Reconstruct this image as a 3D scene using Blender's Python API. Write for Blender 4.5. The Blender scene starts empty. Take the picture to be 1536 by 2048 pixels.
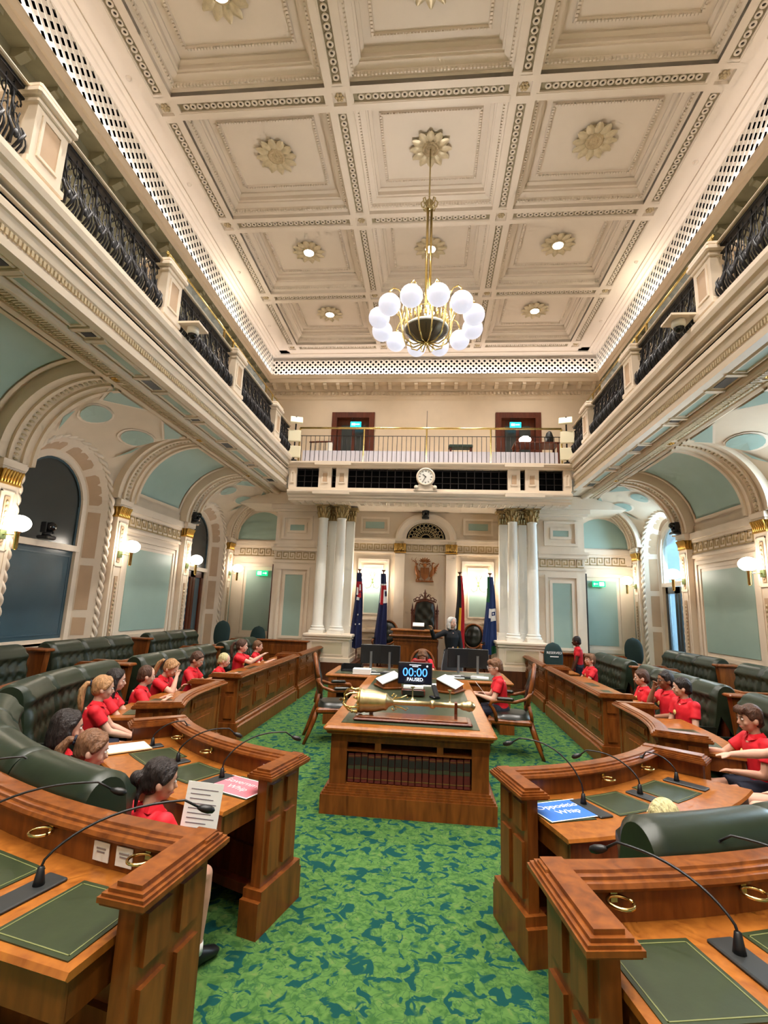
import bpy, math, random
import numpy as np
from mathutils import Matrix, Vector
random.seed(7)
SC = bpy.context.scene
COL = SC.collection
PI = math.pi

# ------------------------------------------------------------------ camera
def setup_camera():
    yaw, pitch, roll, f = 0.0968, 0.185, 0.038, 1003.0
    cy, sy, cp, sp = math.cos(yaw), math.sin(yaw), math.cos(pitch), math.sin(pitch)
    fw = Vector((-sy * cp, cy * cp, sp)); r = Vector((cy, sy, 0)); u = r.cross(fw)
    c, s = math.cos(roll), math.sin(roll)
    r2 = c * r + s * u; u2 = -s * r + c * u
    cam = bpy.data.cameras.new('camera'); o = bpy.data.objects.new('camera', cam); COL.objects.link(o)
    cam.sensor_fit = 'VERTICAL'; cam.sensor_height = 36.0; cam.lens = f / 2048 * 36.0
    cam.clip_start = 0.05; cam.clip_end = 200
    M = Matrix.Identity(4)
    for i in range(3):
        M[i][0] = r2[i]; M[i][1] = u2[i]; M[i][2] = -fw[i]
    M[0][3], M[1][3], M[2][3] = 0.155, 0.0, 1.944
    o.matrix_world = M
    SC.camera = o
setup_camera()

# ------------------------------------------------------------------ world, lights, exposure
SC.view_settings.view_transform = 'Standard'
SC.view_settings.look = 'None'
SC.view_settings.gamma = 1.0
SC.view_settings.use_curve_mapping = False
SC.view_settings.exposure = 1.15
SC.cycles.max_bounces = 5; SC.cycles.diffuse_bounces = 3; SC.cycles.glossy_bounces = 2; SC.cycles.transmission_bounces = 2; SC.cycles.transparent_max_bounces = 6
SC.cycles.caustics_reflective = False; SC.cycles.caustics_refractive = False; SC.cycles.adaptive_threshold = 0.1; SC.cycles.adaptive_min_samples = 12
W = bpy.data.worlds.new('daylight'); SC.world = W; W.use_nodes = True
W.node_tree.nodes['Background'].inputs[0].default_value = (0.42, 0.74, 1.0, 1)
W.node_tree.nodes['Background'].inputs[1].default_value = 0.42

def light(name, kind, loc, energy, color, size=0.2, aim=None, spot=None, blend=0.6, size_y=None):
    d = bpy.data.lights.new(name, kind); d.energy = energy; d.color = color
    if kind == 'AREA':
        d.size = size
        if size_y: d.shape = 'RECTANGLE'; d.size_y = size_y
    else: d.shadow_soft_size = size
    if spot: d.spot_size = spot; d.spot_blend = blend
    o = bpy.data.objects.new(name, d); COL.objects.link(o); o.location = loc
    if aim is not None:
        o.rotation_euler = (Vector(aim) - Vector(loc)).to_track_quat('-Z', 'Y').to_euler()
    return o
NEUT = (1.0, 0.94, 0.87)
# daylight entering through the tall windows and the glazed doors of the right wall
light('window_daylight', 'AREA', (6.35, 12.75, 2.9), 120, (0.48, 0.76, 1.0), 1.2, (4.0, 12.6, 2.2), size_y=3.4)
light('window_daylight', 'AREA', (6.35, 7.55, 2.9), 130, (0.60, 0.82, 1.0), 1.2, (4.0, 7.5, 2.0), size_y=3.4)
# small floods lying on the cornice, washing the pierced grille
for sx in (-1, 1):
    light('cornice_flood', 'AREA', (sx * 4.995, 11.0, 9.05), 3.5, (1.0, 0.94, 0.72), 1.2, (sx * 5.16, 11.0, 9.5), size_y=0.03)
    light('cornice_strip', 'AREA', (sx * 4.995, 5.5, 9.045), 25, (1.0, 0.92, 0.87), 18.0, (sx * 5.25, 5.5, 9.42), size_y=0.03)
light('cornice_strip', 'AREA', (0, 14.47, 9.045), 18, (1.0, 0.92, 0.87), 9.6, (0, 14.8, 9.4), size_y=0.03)

# ------------------------------------------------------------------ mesh helpers
class MB:
    def __init__(s, M=None): s.v = []; s.f = []; s.s = []; s.M = M
    def add(s, vs, fs, M=None, sm=False):
        n = len(s.v)
        if M is not None: vs = [M @ Vector(p) for p in vs]
        if s.M is not None: vs = [s.M @ Vector(p) for p in vs]
        s.v.extend([tuple(p) for p in vs]); s.f.extend([tuple(i + n for i in f) for f in fs]); s.s.extend([sm] * len(fs)); return s
    def box(s, x0, x1, y0, y1, z0, z1, M=None):
        return s.add([(x0,y0,z0),(x1,y0,z0),(x1,y1,z0),(x0,y1,z0),(x0,y0,z1),(x1,y0,z1),(x1,y1,z1),(x0,y1,z1)],
                     [(0,3,2,1),(4,5,6,7),(0,1,5,4),(1,2,6,5),(2,3,7,6),(3,0,4,7)], M)
    def bbox(s, x0, x1, y0, y1, z0, z1, b=0.01, M=None):      # box with chamfered edges
        vs = []
        for z, i in ((z0, b), (z0 + b, 0), (z1 - b, 0), (z1, b)):
            vs += [(x0+i+b,y0+i,z),(x1-i-b,y0+i,z),(x1-i,y0+i+b,z),(x1-i,y1-i-b,z),(x1-i-b,y1-i,z),(x0+i+b,y1-i,z),(x0+i,y1-i-b,z),(x0+i,y0+i+b,z)]
        fs = [tuple(range(7, -1, -1)), tuple(range(24, 32))]
        for k in range(3):
            for i in range(8): fs.append((k*8+i, k*8+(i+1)%8, k*8+8+(i+1)%8, k*8+8+i))
        return s.add(vs, fs, M)
    def lathe(s, prof, n=16, M=None, sm=True, a0=0.0, a1=2*PI):
        full = abs(a1 - a0 - 2 * PI) < 1e-6; m = n if full else n + 1
        vs = []
        for i in range(m):
            a = a0 + (a1 - a0) * i / n; c, d = math.cos(a), math.sin(a)
            vs += [(r * c, r * d, z) for r, z in prof]
        k = len(prof); fs = []
        for i in range(n):
            j = (i + 1) % m
            for q in range(k - 1): fs.append((i*k+q, j*k+q, j*k+q+1, i*k+q+1))
        return s.add(vs, fs, M, sm)
    def tube(s, pts, r, n=6, M=None, cap=True, sm=True):
        pts = [Vector(p) for p in pts]; m = len(pts)
        rs = r if isinstance(r, (list, tuple)) else [r] * m
        vs = []; ref = None
        for i, p in enumerate(pts):
            t = (pts[min(i+1, m-1)] - pts[max(i-1, 0)])
            t = t.normalized() if t.length > 1e-9 else Vector((0, 0, 1))
            if ref is None: ref = Vector((0, 0, 1)) if abs(t.z) < .9 else Vector((1, 0, 0))
            u = ref - t * ref.dot(t)
            if u.length < 1e-6: u = t.orthogonal()
            u.normalize(); w = t.cross(u); ref = u
            rr = rs[i]; ra, rb = rr if isinstance(rr, (tuple, list)) else (rr, rr)
            for k in range(n):
                a = 2 * PI * k / n; vs.append(p + u * (ra * math.cos(a)) + w * (rb * math.sin(a)))
        fs = []
        for i in range(m - 1):
            for k in range(n): fs.append((i*n+k, i*n+(k+1)%n, (i+1)*n+(k+1)%n, (i+1)*n+k))
        if cap: fs.append(tuple(range(n-1, -1, -1))); fs.append(tuple((m-1)*n+k for k in range(n)))
        return s.add(vs, fs, M, sm)
    def sphere(s, c, r, n=12, m=8, M=None, sm=True):
        rx, ry, rz = r if isinstance(r, (tuple, list)) else (r, r, r)
        vs = [(c[0], c[1], c[2] - rz)]
        for j in range(1, m):
            b = -PI/2 + PI * j / m
            for i in range(n):
                a = 2 * PI * i / n; vs.append((c[0]+rx*math.cos(b)*math.cos(a), c[1]+ry*math.cos(b)*math.sin(a), c[2]+rz*math.sin(b)))
        vs.append((c[0], c[1], c[2] + rz)); e = len(vs) - 1; fs = []
        for i in range(n):
            fs.append((0, 1+(i+1)%n, 1+i)); fs.append((e, e-n+i, e-n+(i+1)%n))
        for j in range(m - 2):
            for i in range(n): fs.append((1+j*n+i, 1+j*n+(i+1)%n, 1+(j+1)*n+(i+1)%n, 1+(j+1)*n+i))
        return s.add(vs, fs, M, sm)
    def prism(s, poly, z0, z1, M=None):                        # poly in xy, extruded in z
        n = len(poly); vs = [(x, y, z0) for x, y in poly] + [(x, y, z1) for x, y in poly]
        fs = [tuple(range(n-1, -1, -1)), tuple(range(n, 2*n))] + [(i, (i+1)%n, n+(i+1)%n, n+i) for i in range(n)]
        return s.add(vs, fs, M)
    def extr(s, prof, y0, y1, M=None, closed=False, sm=False):  # profile (x,z) extruded along y
        n = len(prof); vs = [(x, y0, z) for x, z in prof] + [(x, y1, z) for x, z in prof]
        fs = [(i, i+1, n+i+1, n+i) for i in range(n-1)]
        if closed: fs += [(n-1, 0, n, 2*n-1), tuple(range(n-1,-1,-1)), tuple(range(n, 2*n))]
        return s.add(vs, fs, M, sm)
    def grid(s, fn, nu, nv, M=None, sm=True, closeu=False):
        vs = [fn(i / nu, j / nv) for i in range(nu + (0 if closeu else 1)) for j in range(nv + 1)]
        fs = []; mu = nu if closeu else nu + 1
        for i in range(nu):
            for j in range(nv):
                a = i*(nv+1)+j; b = ((i+1) % mu)*(nv+1)+j; fs.append((a, b, b+1, a+1))
        return s.add(vs, fs, M, sm)
    def rects(s, prof, x0, x1, y0, y1, M=None, cap=False):      # nested rectangular loops: prof of (inset, z)
        vs = []
        for d, z in prof: vs += [(x0+d,y0+d,z),(x1-d,y0+d,z),(x1-d,y1-d,z),(x0+d,y1-d,z)]
        fs = []
        for k in range(len(prof) - 1):
            for i in range(4): fs.append((k*4+i, k*4+(i+1)%4, k*4+4+(i+1)%4, k*4+4+i))
        if cap: k = (len(prof)-1)*4; fs.append((k, k+1, k+2, k+3))
        return s.add(vs, fs, M)
    def frame(s, x0, x1, z0, z1, w, d0, d1, ax='y'):            # rectangular moulding without overlapping corners
        for a0, a1, c0, c1 in ((x0, x1, z1-w, z1), (x0, x1, z0, z0+w), (x0, x0+w, z0+w, z1-w), (x1-w, x1, z0+w, z1-w)):
            if ax == 'y': s.box(a0, a1, d0, d1, c0, c1)
            else: s.box(d0, d1, a0, a1, c0, c1)
        return s
    def mesh(s, name):
        me = bpy.data.meshes.new(name); me.from_pydata(s.v, [], s.f)
        if any(s.s): me.polygons.foreach_set('use_smooth', s.s)
        me.update(); return me
    def build(s, name, mat, parent=None, **kw):
        me = s.mesh(name); me.materials.append(mat); return put(name, me, parent, **kw)

def put(name, me, parent=None, loc=None, rot=None, label=None, cat=None, group=None, kind=None, M=None):
    o = bpy.data.objects.new(name, me); COL.objects.link(o)
    if parent is not None: o.parent = parent
    if M is not None: o.matrix_local = M
    if loc is not None: o.location = loc
    if rot is not None: o.rotation_euler = rot
    if label: o['label'] = label
    if cat: o['category'] = cat
    if group: o['group'] = group
    if kind: o['kind'] = kind
    return o
def T(name, label, cat, loc=(0, 0, 0), rz=0.0, group=None, kind=None):
    return put(name, None, None, loc, (0, 0, rz), label, cat, group, kind)
def S(name, mb, mat): return mb.build(name, mat, None, kind='structure')
def SE(name): return put(name, None, None, kind='structure')
def TM(x=0, y=0, z=0): return Matrix.Translation((x, y, z))
def RZ(a): return Matrix.Rotation(a, 4, 'Z')
def RX(a): return Matrix.Rotation(a, 4, 'X')
def RY(a): return Matrix.Rotation(a, 4, 'Y')
MIR = Matrix.Scale(-1, 4, (1, 0, 0))
def side(s): return MIR if s < 0 else None
def copy_tree(o, parent=None, **kw):
    c = o.copy(); COL.objects.link(c); c.parent = parent
    for k, v in kw.items():
        if k == 'loc': c.location = v
        elif k == 'rz': c.rotation_euler[2] = v
        else: c[k] = v
    for ch in KIDS.get(o.name, o.children): copy_tree(ch, c)
    return c
KIDS = {}

# ------------------------------------------------------------------ materials
def lin(c): return tuple(((v/255)/12.92 if v/255 <= .04045 else ((v/255+.055)/1.055)**2.4) for v in c) + (1,)
def mat(name, rgb, rough=.5, metal=0.0, var=0.0, scale=8.0, bump=0.0, spec=None, emit=None, estr=0.0, coat=0.0):
    m = bpy.data.materials.new(name); m.use_nodes = True; nt = m.node_tree; b = nt.nodes['Principled BSDF']
    b.inputs['Base Color'].default_value = lin(rgb); b.inputs['Roughness'].default_value = rough; b.inputs['Metallic'].default_value = metal
    if spec is not None: b.inputs['Specular IOR Level'].default_value = spec
    if coat: b.inputs['Coat Weight'].default_value = coat; b.inputs['Coat Roughness'].default_value = .15
    if emit: b.inputs['Emission Color'].default_value = lin(emit); b.inputs['Emission Strength'].default_value = estr
    if var or bump:
        tc = nt.nodes.new('ShaderNodeTexCoord'); n = nt.nodes.new('ShaderNodeTexNoise'); n.inputs['Scale'].default_value = scale; n.inputs['Detail'].default_value = 3
        nt.links.new(tc.outputs['Object'], n.inputs['Vector'])
        if var:
            mx = nt.nodes.new('ShaderNodeMix'); mx.data_type = 'RGBA'
            mx.inputs['A'].default_value = lin(tuple(max(0, v*(1-var)) for v in rgb)); mx.inputs['B'].default_value = lin(tuple(min(255, v*(1+var)) for v in rgb))
            nt.links.new(n.outputs['Fac'], mx.inputs['Factor']); nt.links.new(mx.outputs['Result'], b.inputs['Base Color'])
        if bump:
            bp = nt.nodes.new('ShaderNodeBump'); bp.inputs['Strength'].default_value = bump; bp.inputs['Distance'].default_value = .02
            nt.links.new(n.outputs['Fac'], bp.inputs['Height']); nt.links.new(bp.outputs['Normal'], b.inputs['Normal'])
    return m
def wood(name, a, b_, rough=.32, sc=1.0):
    m = bpy.data.materials.new(name); m.use_nodes = True; nt = m.node_tree; b = nt.nodes['Principled BSDF']; N = nt.nodes.new; Lk = nt.links.new
    tc = N('ShaderNodeTexCoord'); mp = N('ShaderNodeMapping'); mp.inputs['Scale'].default_value = (9*sc, 9*sc, 1.3*sc)
    n = N('ShaderNodeTexNoise'); n.inputs['Scale'].default_value = 2.2; n.inputs['Detail'].default_value = 5; n.inputs['Distortion'].default_value = .6
    n2 = N('ShaderNodeTexNoise'); n2.inputs['Scale'].default_value = 1.1; n2.inputs['Detail'].default_value = 2
    cr = N('ShaderNodeValToRGB'); e = cr.color_ramp.elements
    e[0].position = .22; e[0].color = lin(a); e[1].position = .74; e[1].color = lin(b_)
    mx = N('ShaderNodeMix'); mx.data_type = 'RGBA'; mx.blend_type = 'MULTIPLY'; mx.inputs['Factor'].default_value = .3
    Lk(tc.outputs['Object'], mp.inputs['Vector']); Lk(mp.outputs['Vector'], n.inputs['Vector']); Lk(tc.outputs['Object'], n2.inputs['Vector'])
    Lk(n.outputs['Fac'], cr.inputs['Fac']); Lk(cr.outputs['Color'], mx.inputs['A']); Lk(n2.outputs['Color'], mx.inputs['B'])
    cr2 = N('ShaderNodeValToRGB'); cr2.color_ramp.elements[0].color = (.55, .5, .45, 1); cr2.color_ramp.elements[0].position = .3; cr2.color_ramp.elements[1].position = .62
    Lk(n2.outputs['Fac'], cr2.inputs['Fac']); Lk(cr2.outputs['Color'], mx.inputs['B'])
    Lk(mx.outputs['Result'], b.inputs['Base Color']); b.inputs['Roughness'].default_value = rough; b.inputs['Specular IOR Level'].default_value = .35
    b.inputs['Coat Weight'].default_value = .1; b.inputs['Coat Roughness'].default_value = .3
    return m
def carpet():
    m = bpy.data.materials.new('carpet'); m.use_nodes = True; nt = m.node_tree; b = nt.nodes['Principled BSDF']; N = nt.nodes.new; Lk = nt.links.new
    tc = N('ShaderNodeTexCoord')
    def noise(sc, det, dist, seed):
        mp = N('ShaderNodeMapping'); mp.inputs['Location'].default_value = (seed, seed*1.7, 0)
        n = N('ShaderNodeTexNoise'); n.inputs['Scale'].default_value = sc; n.inputs['Detail'].default_value = det; n.inputs['Distortion'].default_value = dist
        Lk(tc.outputs['Object'], mp.inputs['Vector']); Lk(mp.outputs['Vector'], n.inputs['Vector']); return n
    def ramp(n, stops):
        r = N('ShaderNodeValToRGB'); e = r.color_ramp.elements
        while len(e) < len(stops): e.new(.5)
        for k, (pz, c) in enumerate(stops): e[k].position = pz; e[k].color = c
        Lk(n.outputs['Fac'], r.inputs['Fac']); return r
    base = ramp(noise(20, 3, .8, 3.1), [(.36, lin((52, 88, 44))), (.46, lin((70, 104, 52))), (.58, lin((78, 112, 56))), (.70, lin((92, 114, 62)))])
    vein = ramp(noise(11, 2, 1.3, 7.7), [(.465, (0, 0, 0, 1)), (.49, (1, 1, 1, 1)), (.51, (1, 1, 1, 1)), (.535, (0, 0, 0, 1))])
    leaf = ramp(noise(10, 2.2, .9, 0.0), [(.42, (1, 1, 1, 1)), (.455, (0, 0, 0, 1))])
    m1 = N('ShaderNodeMix'); m1.data_type = 'RGBA'; m1.inputs['B'].default_value = lin((42, 80, 48)); m2 = N('ShaderNodeMix'); m2.data_type = 'RGBA'; m2.inputs['B'].default_value = lin((18, 64, 60))
    sc_ = N('ShaderNodeMath'); sc_.operation = 'MULTIPLY'; sc_.inputs[1].default_value = .75
    Lk(vein.outputs['Color'], sc_.inputs[0]); Lk(sc_.outputs[0], m1.inputs['Factor']); Lk(base.outputs['Color'], m1.inputs['A'])
    Lk(leaf.outputs['Color'], m2.inputs['Factor']); Lk(m1.outputs['Result'], m2.inputs['A'])
    Lk(m2.outputs['Result'], b.inputs['Base Color']); b.inputs['Roughness'].default_value = .95; b.inputs['Specular IOR Level'].default_value = .1
    return m
def leather(name, rgb, rough=.38):
    m = mat(name, rgb, rough, var=.25, scale=5, bump=.12, spec=.55); return m
def glassy(name, rgb, mixf=.25, rough=.05):
    m = bpy.data.materials.new(name); m.use_nodes = True; nt = m.node_tree; nt.nodes.clear(); N = nt.nodes.new
    o = N('ShaderNodeOutputMaterial'); t = N('ShaderNodeBsdfTransparent'); g = N('ShaderNodeBsdfPrincipled'); x = N('ShaderNodeMixShader')
    t.inputs[0].default_value = (1, 1, 1, 1); g.inputs['Base Color'].default_value = lin(rgb); g.inputs['Roughness'].default_value = rough
    x.inputs[0].default_value = mixf; nt.links.new(t.outputs[0], x.inputs[1]); nt.links.new(g.outputs[0], x.inputs[2]); nt.links.new(x.outputs[0], o.inputs[0])
    return m
CREAM = mat('cream_paint', (230, 212, 190), .5, var=.03, scale=3)
CREAM2 = mat('warm_cream_plaster', (216, 196, 170), .55, var=.03, scale=3)
CEIL = mat('ceiling_plaster', (226, 213, 199), .6, var=.02, scale=3)
OLIVE = mat('olive_tone', (136, 130, 104), .55, var=.12, scale=6)  # olive tone of the side gallery walls and side cornices
PINK = mat('fawn_panel', (194, 162, 130), .55, var=.04, scale=5)
TEAL = mat('duck_egg_panel', (154, 177, 165), .5, var=.03, scale=3)
WHITE = mat('white_enamel', (240, 236, 226), .35)
ORN = mat('ornament_plaster', (192, 172, 138), .55, var=.12, scale=40, bump=.5)
KEY = mat('frieze_gilt', (176, 150, 104), .5)
GOLD = mat('gilding', (196, 150, 70), .38, .75, var=.1, scale=30)
BRASS = mat('polished_brass', (232, 206, 136), .2, 1.0)
DBRASS = mat('aged_brass', (192, 176, 134), .36, 1.0, var=.12, scale=25)
IRON = mat('wrought_iron', (40, 38, 40), .45, .5)
BLACK = mat('black_plastic', (18, 18, 20), .4)
DARK = mat('dark_void', (6, 6, 7), .9, spec=.1)
WOOD = wood('polished_cedar', (86, 40, 12), (142, 80, 30))
WOODL = wood('honey_maple_top', (124, 66, 20), (170, 104, 38), .36)
WOODD = wood('dark_mahogany', (70, 30, 16), (112, 52, 28), .35)
DAIS = wood('dais_boarding', (66, 34, 18), (96, 52, 28), .45)
LEATH = leather('bottle_green_leather', (28, 38, 24))
LEATHB = leather('black_green_leather', (22, 26, 20), .3)
PADL = mat('green_leather_inlay', (40, 50, 26), .42, var=.12, scale=14, bump=.05)
CARPET = carpet()
PAPER = mat('white_paper', (238, 238, 234), .7)
SLAT = mat('grey_lacquer', (40, 42, 42), .45)
SCREEN = mat('black_screen', (10, 11, 14), .15)
RED = mat('red_polo_cotton', (212, 18, 36), .7, var=.1, scale=12, bump=.12)
NAVY = mat('navy_cloth', (24, 28, 46), .8)
GLOBE = mat('opal_globe', (255, 252, 245), .3, emit=(255, 243, 226), estr=13.0)
CGLOBE = mat('opal_chandelier_globe', (190, 190, 200), .25, emit=(242, 240, 255), estr=.32)
SGLOBE = mat('opal_sconce_globe', (255, 252, 245), .3, emit=(255, 243, 226), estr=26.0)
LAMP = mat('downlight_lamp', (255, 255, 250), .3, emit=(255, 246, 226), estr=16.0)
EXITG = mat('exit_sign_green', (0, 170, 110), .4, emit=(0, 190, 120), estr=.7)
EXITB = mat('exit_sign_teal', (20, 170, 190), .4, emit=(20, 190, 215), estr=.7)
EXITW = mat('exit_sign_white', (255, 255, 255), .4, emit=(235, 255, 245), estr=1.0)
GLASS = glassy('clear_glass', (225, 235, 235), .12)
WINGLASS = glassy('daylit_glass', (190, 225, 240), .25, .25)
ETCHED = mat('etched_blue_glass', (62, 84, 94), .22, var=.1, scale=2)
ETCHED2 = mat('grey_blind_glass', (52, 57, 56), .25, var=.06, scale=2)

# ================================================================== SETTING: floor and ceiling
YF = -4.0; YB = 14.9; ZC = 9.84
S('floor', MB().box(-6.3, 6.3, YF, 15.2, -0.12, 0.0), CARPET)
GX = [-4.342, -1.438, 1.438, 4.342]
GY = [14.265 - 2.585 * k for k in range(8)][::-1]
BW = 0.2
ceiling = SE('ceiling')
b = MB()
for sx in (-1, 1):
    b.box(min(sx*4.50, sx*4.80), max(sx*4.50, sx*4.80), YF, 14.62, ZC, ZC+.3)
b.box(-4.8, 4.8, 14.42, 14.62, ZC, ZC+.3)
b.build('border', CEIL, ceiling)
b = MB()
prof = [(4.80, 9.84), (4.80, 9.80), (4.85, 9.79), (4.87, 9.74), (4.95, 9.72), (4.97, 9.66), (5.04, 9.64), (5.06, 9.58), (5.09, 9.58)]
profs = [(4.80, 9.84), (4.80, 9.81), (4.86, 9.80), (4.88, 9.78), (4.96, 9.775), (4.98, 9.75), (5.05, 9.745), (5.06, 9.73), (5.10, 9.73)]
for sx in (-1, 1): MB.extr(b, [(sx*x, z) for x, z in profs], YF, 14.75)
b.add([(x, 14.62 - 4.80 + p, z) for p, z in prof for x in (-5.1, 5.1)], [(2*i, 2*i+1, 2*i+3, 2*i+2) for i in range(len(prof)-1)])
b.build('cove_moulding', CEIL, ceiling)
CHAN = mat('guilloche_ground', (150, 138, 112), .6)
# beams: two raised fillets and a sunk channel carrying a row of pierced rings
def ring(b, cx, cy, z, ro=.052, ri=.022, n=10, h=.016):
    vs = []
    for r, zz in ((ro, z+h), (ro*.9, z), (ri*1.25, z), (ri, z+h)):
        vs += [(cx+r*math.cos(2*PI*i/n), cy+r*math.sin(2*PI*i/n), zz) for i in range(n)]
    b.add(vs, [(k*n+i, k*n+(i+1) % n, k*n+n+(i+1) % n, k*n+n+i) for k in range(3) for i in range(n)], sm=True)
def beam_meshes(L):
    f = MB()
    for q in (-1, 1):
        f.box(-L/2, L/2, q*.145-.055, q*.145+.055, ZC-.02, ZC+.42)
        f.box(-L/2, L/2, q*.085-.012, q*.085+.012, ZC-.012, ZC+.1)
    f.box(-L/2, -L/2+.04, -.12, .12, ZC-.015, ZC+.1); f.box(L/2-.04, L/2, -.12, .12, ZC-.015, ZC+.1)
    c = MB(); c.box(-L/2, L/2, -.1, .1, ZC+.02, ZC+.4)
    g = MB(); n = int((L-.1)/.115)
    for i in range(n): ring(g, (i-(n-1)/2)*.115, 0, ZC+.0)
    d = MB()
    for i in range(n): d.lathe([(0, ZC+.012), (.022, ZC+.012)], 8, TM((i-(n-1)/2)*.115))
    return [m_.mesh(nm) for m_, nm in ((f, 'fillet'), (c, 'channel'), (g, 'ring_row'), (d, 'ring_hole'))]
HOLE = mat('pierced_hole', (62, 52, 40), .8)
def put_beam(ms, x, y, rz):
    o = put('beam', ms[0], ceiling, (x, y, 0), (0, 0, rz))
    for me, nm in ((ms[1], 'channel'), (ms[2], 'ring_row'), (ms[3], 'ring_hole')): put(nm, me, o, kind='stuff' if 'ring' in nm else None)
LX = GX[1]-GX[0]-2*BW; LY = 2.585-2*BW
mx, my = beam_meshes(LX), beam_meshes(LY)
for ms in (mx, my):
    for me, m_ in zip(ms, (CEIL, CHAN, CEIL, HOLE)): me.materials.append(m_)
for y in GY:
    for i in range(3): put_beam(mx, (GX[i]+GX[i+1])/2, y, 0)
for x in GX:
    for i in range(len(GY)-1): put_beam(my, x, (GY[i]+GY[i+1])/2, PI/2)
b = MB()
b.rects([(0, ZC-.02), (.09, ZC-.02), (.10, ZC+.03), (.2, ZC+.03)], -BW, BW, -BW, BW, cap=True); b.box(-BW, BW, -BW, BW, ZC+.031, ZC+.42)
cm = b.mesh('beam_crossing'); cm.materials.append(CEIL)
b = MB()
for i in range(6): b.sphere((.05*math.cos(i*PI/3), .05*math.sin(i*PI/3), ZC+.02), (.03, .03, .02), 6, 4)
b.sphere((0, 0, ZC+.015), (.03, .03, .025), 6, 4)
bm_ = b.mesh('boss'); bm_.materials.append(ORN)
for x in GX:
    for y in GY:
        o = put('beam_crossing', cm, ceiling, (x, y, 0)); put('boss', bm_, o)
# coffers
cx, cy = LX/2, LY/2
b = MB()
prof = [(0, 9.82), (0, 9.90), (.03, 9.92), (.05, 9.92), (.08, 9.98), (.08, 10.0), (.17, 10.04), (.17, 10.07), (.20, 10.08), (.20, 10.16), (.25, 10.19), (.25, 10.22), (.37, 10.22), (.38, 10.19), (.42, 10.19), (.43, 10.22), (.45, 10.22)]
b.rects(prof, -cx, cx, -cy, cy)
for d, z, st, hh in ((.065, 9.925, .055, .045), (.40, 10.165, .05, .03)):
    for sx in (-1, 1):
        n = int((2*cy-2*d)/st)
        for i in range(n): y = (i-(n-1)/2)*st; b.box(sx*(cx-d)-.017, sx*(cx-d)+.017, y-.017, y+.017, z, z+hh)
        n = int((2*cx-2*d)/st)
        for i in range(n): x = (i-(n-1)/2)*st; b.box(x-.017, x+.017, sx*(cy-d)-.017, sx*(cy-d)+.017, z, z+hh)
cf = b.mesh('coffer_frame'); cf.materials.append(CEIL)
b = MB(); b.box(-cx+.445, cx-.445, -cy+.445, cy-.445, 10.219, 10.26)
cp_ = b.mesh('coffer_panel'); cp_.materials.append(CEIL)
# rosettes
pet = MB()
pet.grid(lambda u, v: ((.13+.25*u), (v-.5)*2*(.02+.055*math.sin(PI*min(1, u*1.05))**.7), -.03-.035*math.sin(PI*u)+.02*abs(v-.5)*2-(.03 if u > .9 else 0)), 5, 4)
petm = pet.mesh('petal'); petm.materials.append(ORN)
ros = MB()
ros.lathe([(0, -.03), (.04, -.05), (.06, -.03), (.10, -.03), (.12, -.06), (.15, -.05), (.16, -.02), (.30, -.015), (.31, 0)], 20)
rosm = ros.mesh('rosette'); rosm.materials.append(ORN)
ROSG = mat('gilt_cream', (204, 190, 160), .4, .3, var=.1, scale=30); petm.materials[0] = ROSG
lampd = MB(); lampd.lathe([(0, -.062), (.115, -.06), (.12, -.03)], 18); lampm = lampd.mesh('lamp_disc'); lampm.materials.append(LAMP)
PTS = []
for j in range(len(GY)-1):
    yc = (GY[j]+GY[j+1])/2
    for i in range(3):
        xc = (GX[i]+GX[i+1])/2
        put('coffer_frame', cf, ceiling, (xc, yc, 0)); put('coffer_panel', cp_, ceiling, (xc, yc, 0))
        r = put('rosette', rosm, ceiling, (xc, yc, 10.2))
        if yc > 2.5:
            for k in range(12): put('petal', petm, r, rot=(0, 0, k*PI/6))
        unlit = 7 < yc < 9
        if not unlit:
            put('lamp_disc', lampm, r)
            light("ceiling_downlight", 'SPOT', (xc, yc, 10.08), 150 if yc > 12 else 360, NEUT, .12, (xc, yc, 0), spot=2.1, blend=.9)
        PTS.append((xc, yc, unlit))
# sprinkler / detector buttons on the border strip
for sx in (-1, 1):
    for y in (6.0, 8.0, 10.6, 13.0):
        MB().lathe([(0, -.03), (.03, -.03), (.045, 0)], 10, TM(sx*4.66, y, ZC)).build('detector', CEIL, ceiling)

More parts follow.
